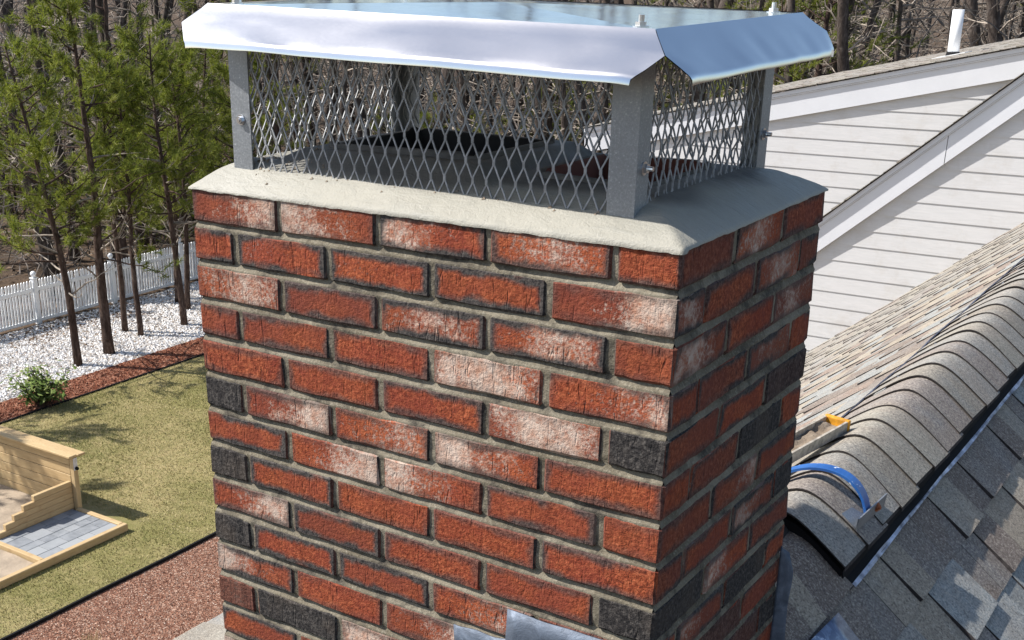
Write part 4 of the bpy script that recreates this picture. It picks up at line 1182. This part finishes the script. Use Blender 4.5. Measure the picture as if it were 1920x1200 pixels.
# leafy shrub
rr = random.Random(9); g = np.random.default_rng(9)
stem = MB(); leaves_p = []
for k in range(34):
    az_ = rr.uniform(0, 6.283)
    pts, d = limb(stem, (rr.gauss(0, .05), rr.gauss(0, .05), 0), (math.cos(az_) * .55, math.sin(az_) * .55, 1), rr.uniform(.45, .85), .012, .005, 4, .15, rr, .02, 4)
    for j in range(26): leaves_p.append((pts[rr.randint(2, 4)] + Vector((rr.gauss(0, .07), rr.gauss(0, .07), rr.gauss(0, .05)))))
V, F_, tn = [], [], []
for p in leaves_p:
    az_ = rr.uniform(0, 6.283); dr = Vector((math.cos(az_), math.sin(az_), rr.uniform(-.9, .2))).normalized(); sd = dr.cross(Vector((0, 0, 1))).normalized()
    L_ = rr.uniform(.11, .18); wv = .030; i = len(V)
    V += [tuple(p), tuple(p + dr * L_ * .5 + sd * wv - Vector((0, 0, .008))), tuple(p + dr * L_), tuple(p + dr * L_ * .5 - sd * wv - Vector((0, 0, .008)))]
    F_ += [(i, i + 1, i + 2), (i, i + 2, i + 3)]; c = min(1, max(0, rr.gauss(.5, .22))); tn += [c, c]
me_l = mesh('crown', V, F_, M_leaf); tinted(me_l, tn)
me_s = mesh('stem', stem.v, stem.f, M_bark)
plant('leafy_shrub', (('stem', me_s), ('crown', me_l)), (-18.95, 13.62, ZG), 0, 1.12, 'rounded green broadleaf shrub in the mulch beside the lawn', 'shrub')
# dry grass tuft in the pale mulch
V, F_ = [], []
for k in range(160):
    az_ = rr.uniform(0, 6.283); p = Vector((rr.gauss(0, .07), rr.gauss(0, .07), 0)); tp = p + Vector((math.cos(az_) * rr.uniform(0, .15), math.sin(az_) * rr.uniform(0, .15), rr.uniform(.1, .34)))
    s = Vector((-math.sin(az_), math.cos(az_), 0)) * .004; i = len(V); V += [tuple(p - s), tuple(p + s), tuple(tp)]; F_.append((i, i + 1, i + 2))
o = obj('straw_tuft', V, F_, M_straw); o.location = (-10.35, 7.55, ZG); tag(o, 'dry straw-coloured grass tuft in the pinkish mulch', 'grass tuft')

# ------------------------------------------------------------------ the woods
def bare_tree(seed, H, r0, nb, twig=.5, low=.12):
    rr = random.Random(seed); tb, cb = MB(), MB()
    pts = [Vector((0, 0, -.1))]; d = Vector((rr.gauss(0, .05), rr.gauss(0, .05), 1)); rad = [r0 * 1.2]; S = 12
    for i in range(S):
        d = (d + Vector((rr.gauss(0, .05), rr.gauss(0, .05), .08))).normalized(); pts.append(pts[-1] + d * H / S); rad.append(r0 * (1 - .75 * (i + 1) / S) + .01)
    tb.tube(pts, rad, 7, True)
    for k in range(nb):
        h = H * (low + (.98 - low) * (k + rr.random()) / nb); q = min(S - .001, h / H * S); i = int(q); p = pts[i].lerp(pts[i + 1], q - i)
        az_ = rr.uniform(0, 6.283); ln = rr.uniform(.6, 2.3) * (1.1 - .5 * h / H)
        bp, bd = limb(cb, p, (math.cos(az_), math.sin(az_), rr.uniform(-.35, .8)), ln, rr.uniform(.018, .042), .008, 5, .26, rr, .02, 4)
        for j in range(rr.randint(2, 5)):
            a2 = az_ + rr.uniform(-1.5, 1.5); limb(cb, bp[rr.randint(1, 5)], (math.cos(a2), math.sin(a2), rr.uniform(-.4, .9)), ln * rr.uniform(.25, .6), .012, .005, 3, .3, rr, .02, 3)
    return mesh('trunk', tb.v, tb.f, M_bark_g, True), mesh('crown', cb.v, cb.f, M_twig)
bare = [bare_tree(31, 14, .17, 46), bare_tree(32, 13, .12, 40), bare_tree(33, 15, .21, 52), bare_tree(34, 12, .09, 44), bare_tree(35, 13.5, .14, 50)]
WP = [pine_meshes(41, 6.0, .9, 1.7, 300, 24, .07), pine_meshes(42, 4.2, .4, 1.5, 260, 24, .05), pine_meshes(43, 11, 4.5, 2.2, 380, 24, .13)]
rw = random.Random(77)
def polar(az_, dist): return CC[0] + dist * math.sin(math.radians(az_)), CC[1] + dist * math.cos(math.radians(az_))
def in_woods(x, y): return (x < -26.3) or (y > 27.5)
spots = []
tries = 0
while len(spots) < 235 and tries < 9000:
    tries += 1
    az_ = rw.uniform(-57, -6); dist = 31 + 50 * rw.random() ** 1.35; x, y = polar(az_, dist)
    if not in_woods(x, y): continue
    if any((x - a) ** 2 + (y - c) ** 2 < (.8 + .012 * dist) ** 2 for a, c in spots): continue
    spots.append((x, y))
for i, (x, y) in enumerate(spots):
    tm, cm = bare[rw.randrange(5)]
    plant('bare_tree', (('trunk', tm), ('crown', cm)), (x, y, ZG), rw.uniform(0, 6.283), rw.uniform(.8, 1.2), 'bare grey-brown tree with pale dead branches in the woods beyond the yard', 'tree', 'bare trees in the woods')
ps = []
tries = 0
while len(ps) < 66 and tries < 4000:
    tries += 1
    az_ = rw.uniform(-57, -6) if rw.random() < .85 else rw.uniform(-56, -40); dist = 30 + 26 * rw.random(); x, y = polar(az_, dist)
    if not in_woods(x, y) or any((x - a) ** 2 + (y - c) ** 2 < 1.8 for a, c in ps): continue
    ps.append((x, y)); tm, cm = WP[rw.choice((0, 0, 1, 1, 2))]
    plant('young_pine', (('trunk', tm), ('crown', cm)), (x, y, ZG), rw.uniform(0, 6.283), rw.uniform(.75, 1.2), 'young green pine growing among the bare trees of the woods', 'pine tree', 'young pines in the woods')
# tangled brush between the trunks
b = MB()
for k in range(3600):
    az_ = rw.uniform(-58, -5); dist = 30 + 62 * rw.random() ** 1.7; x, y = polar(az_, dist)
    if not in_woods(x, y): continue
    a2 = rw.uniform(0, 6.283); z0 = ZG + (0 if rw.random() < .6 else rw.uniform(1, 7))
    limb(b, (x, y, z0), (math.cos(a2) * .8, math.sin(a2) * .8, rw.uniform(-.1, 1.3)), rw.uniform(1.2, 3.8), .02 + dist * .0002, .007, 5, .28, rw, .0, 3)
tag(b.build('brushwood', M_brush), 'tangled grey brushwood between the trunks of the woods', 'brushwood', kind='stuff')
scatter_chips('leaf_litter', 'dead brown leaves covering the floor of the woods', 'leaf litter', M_litter, 9000, (-60, -24.6), (12, 60), ZG - .005, .14, .4)
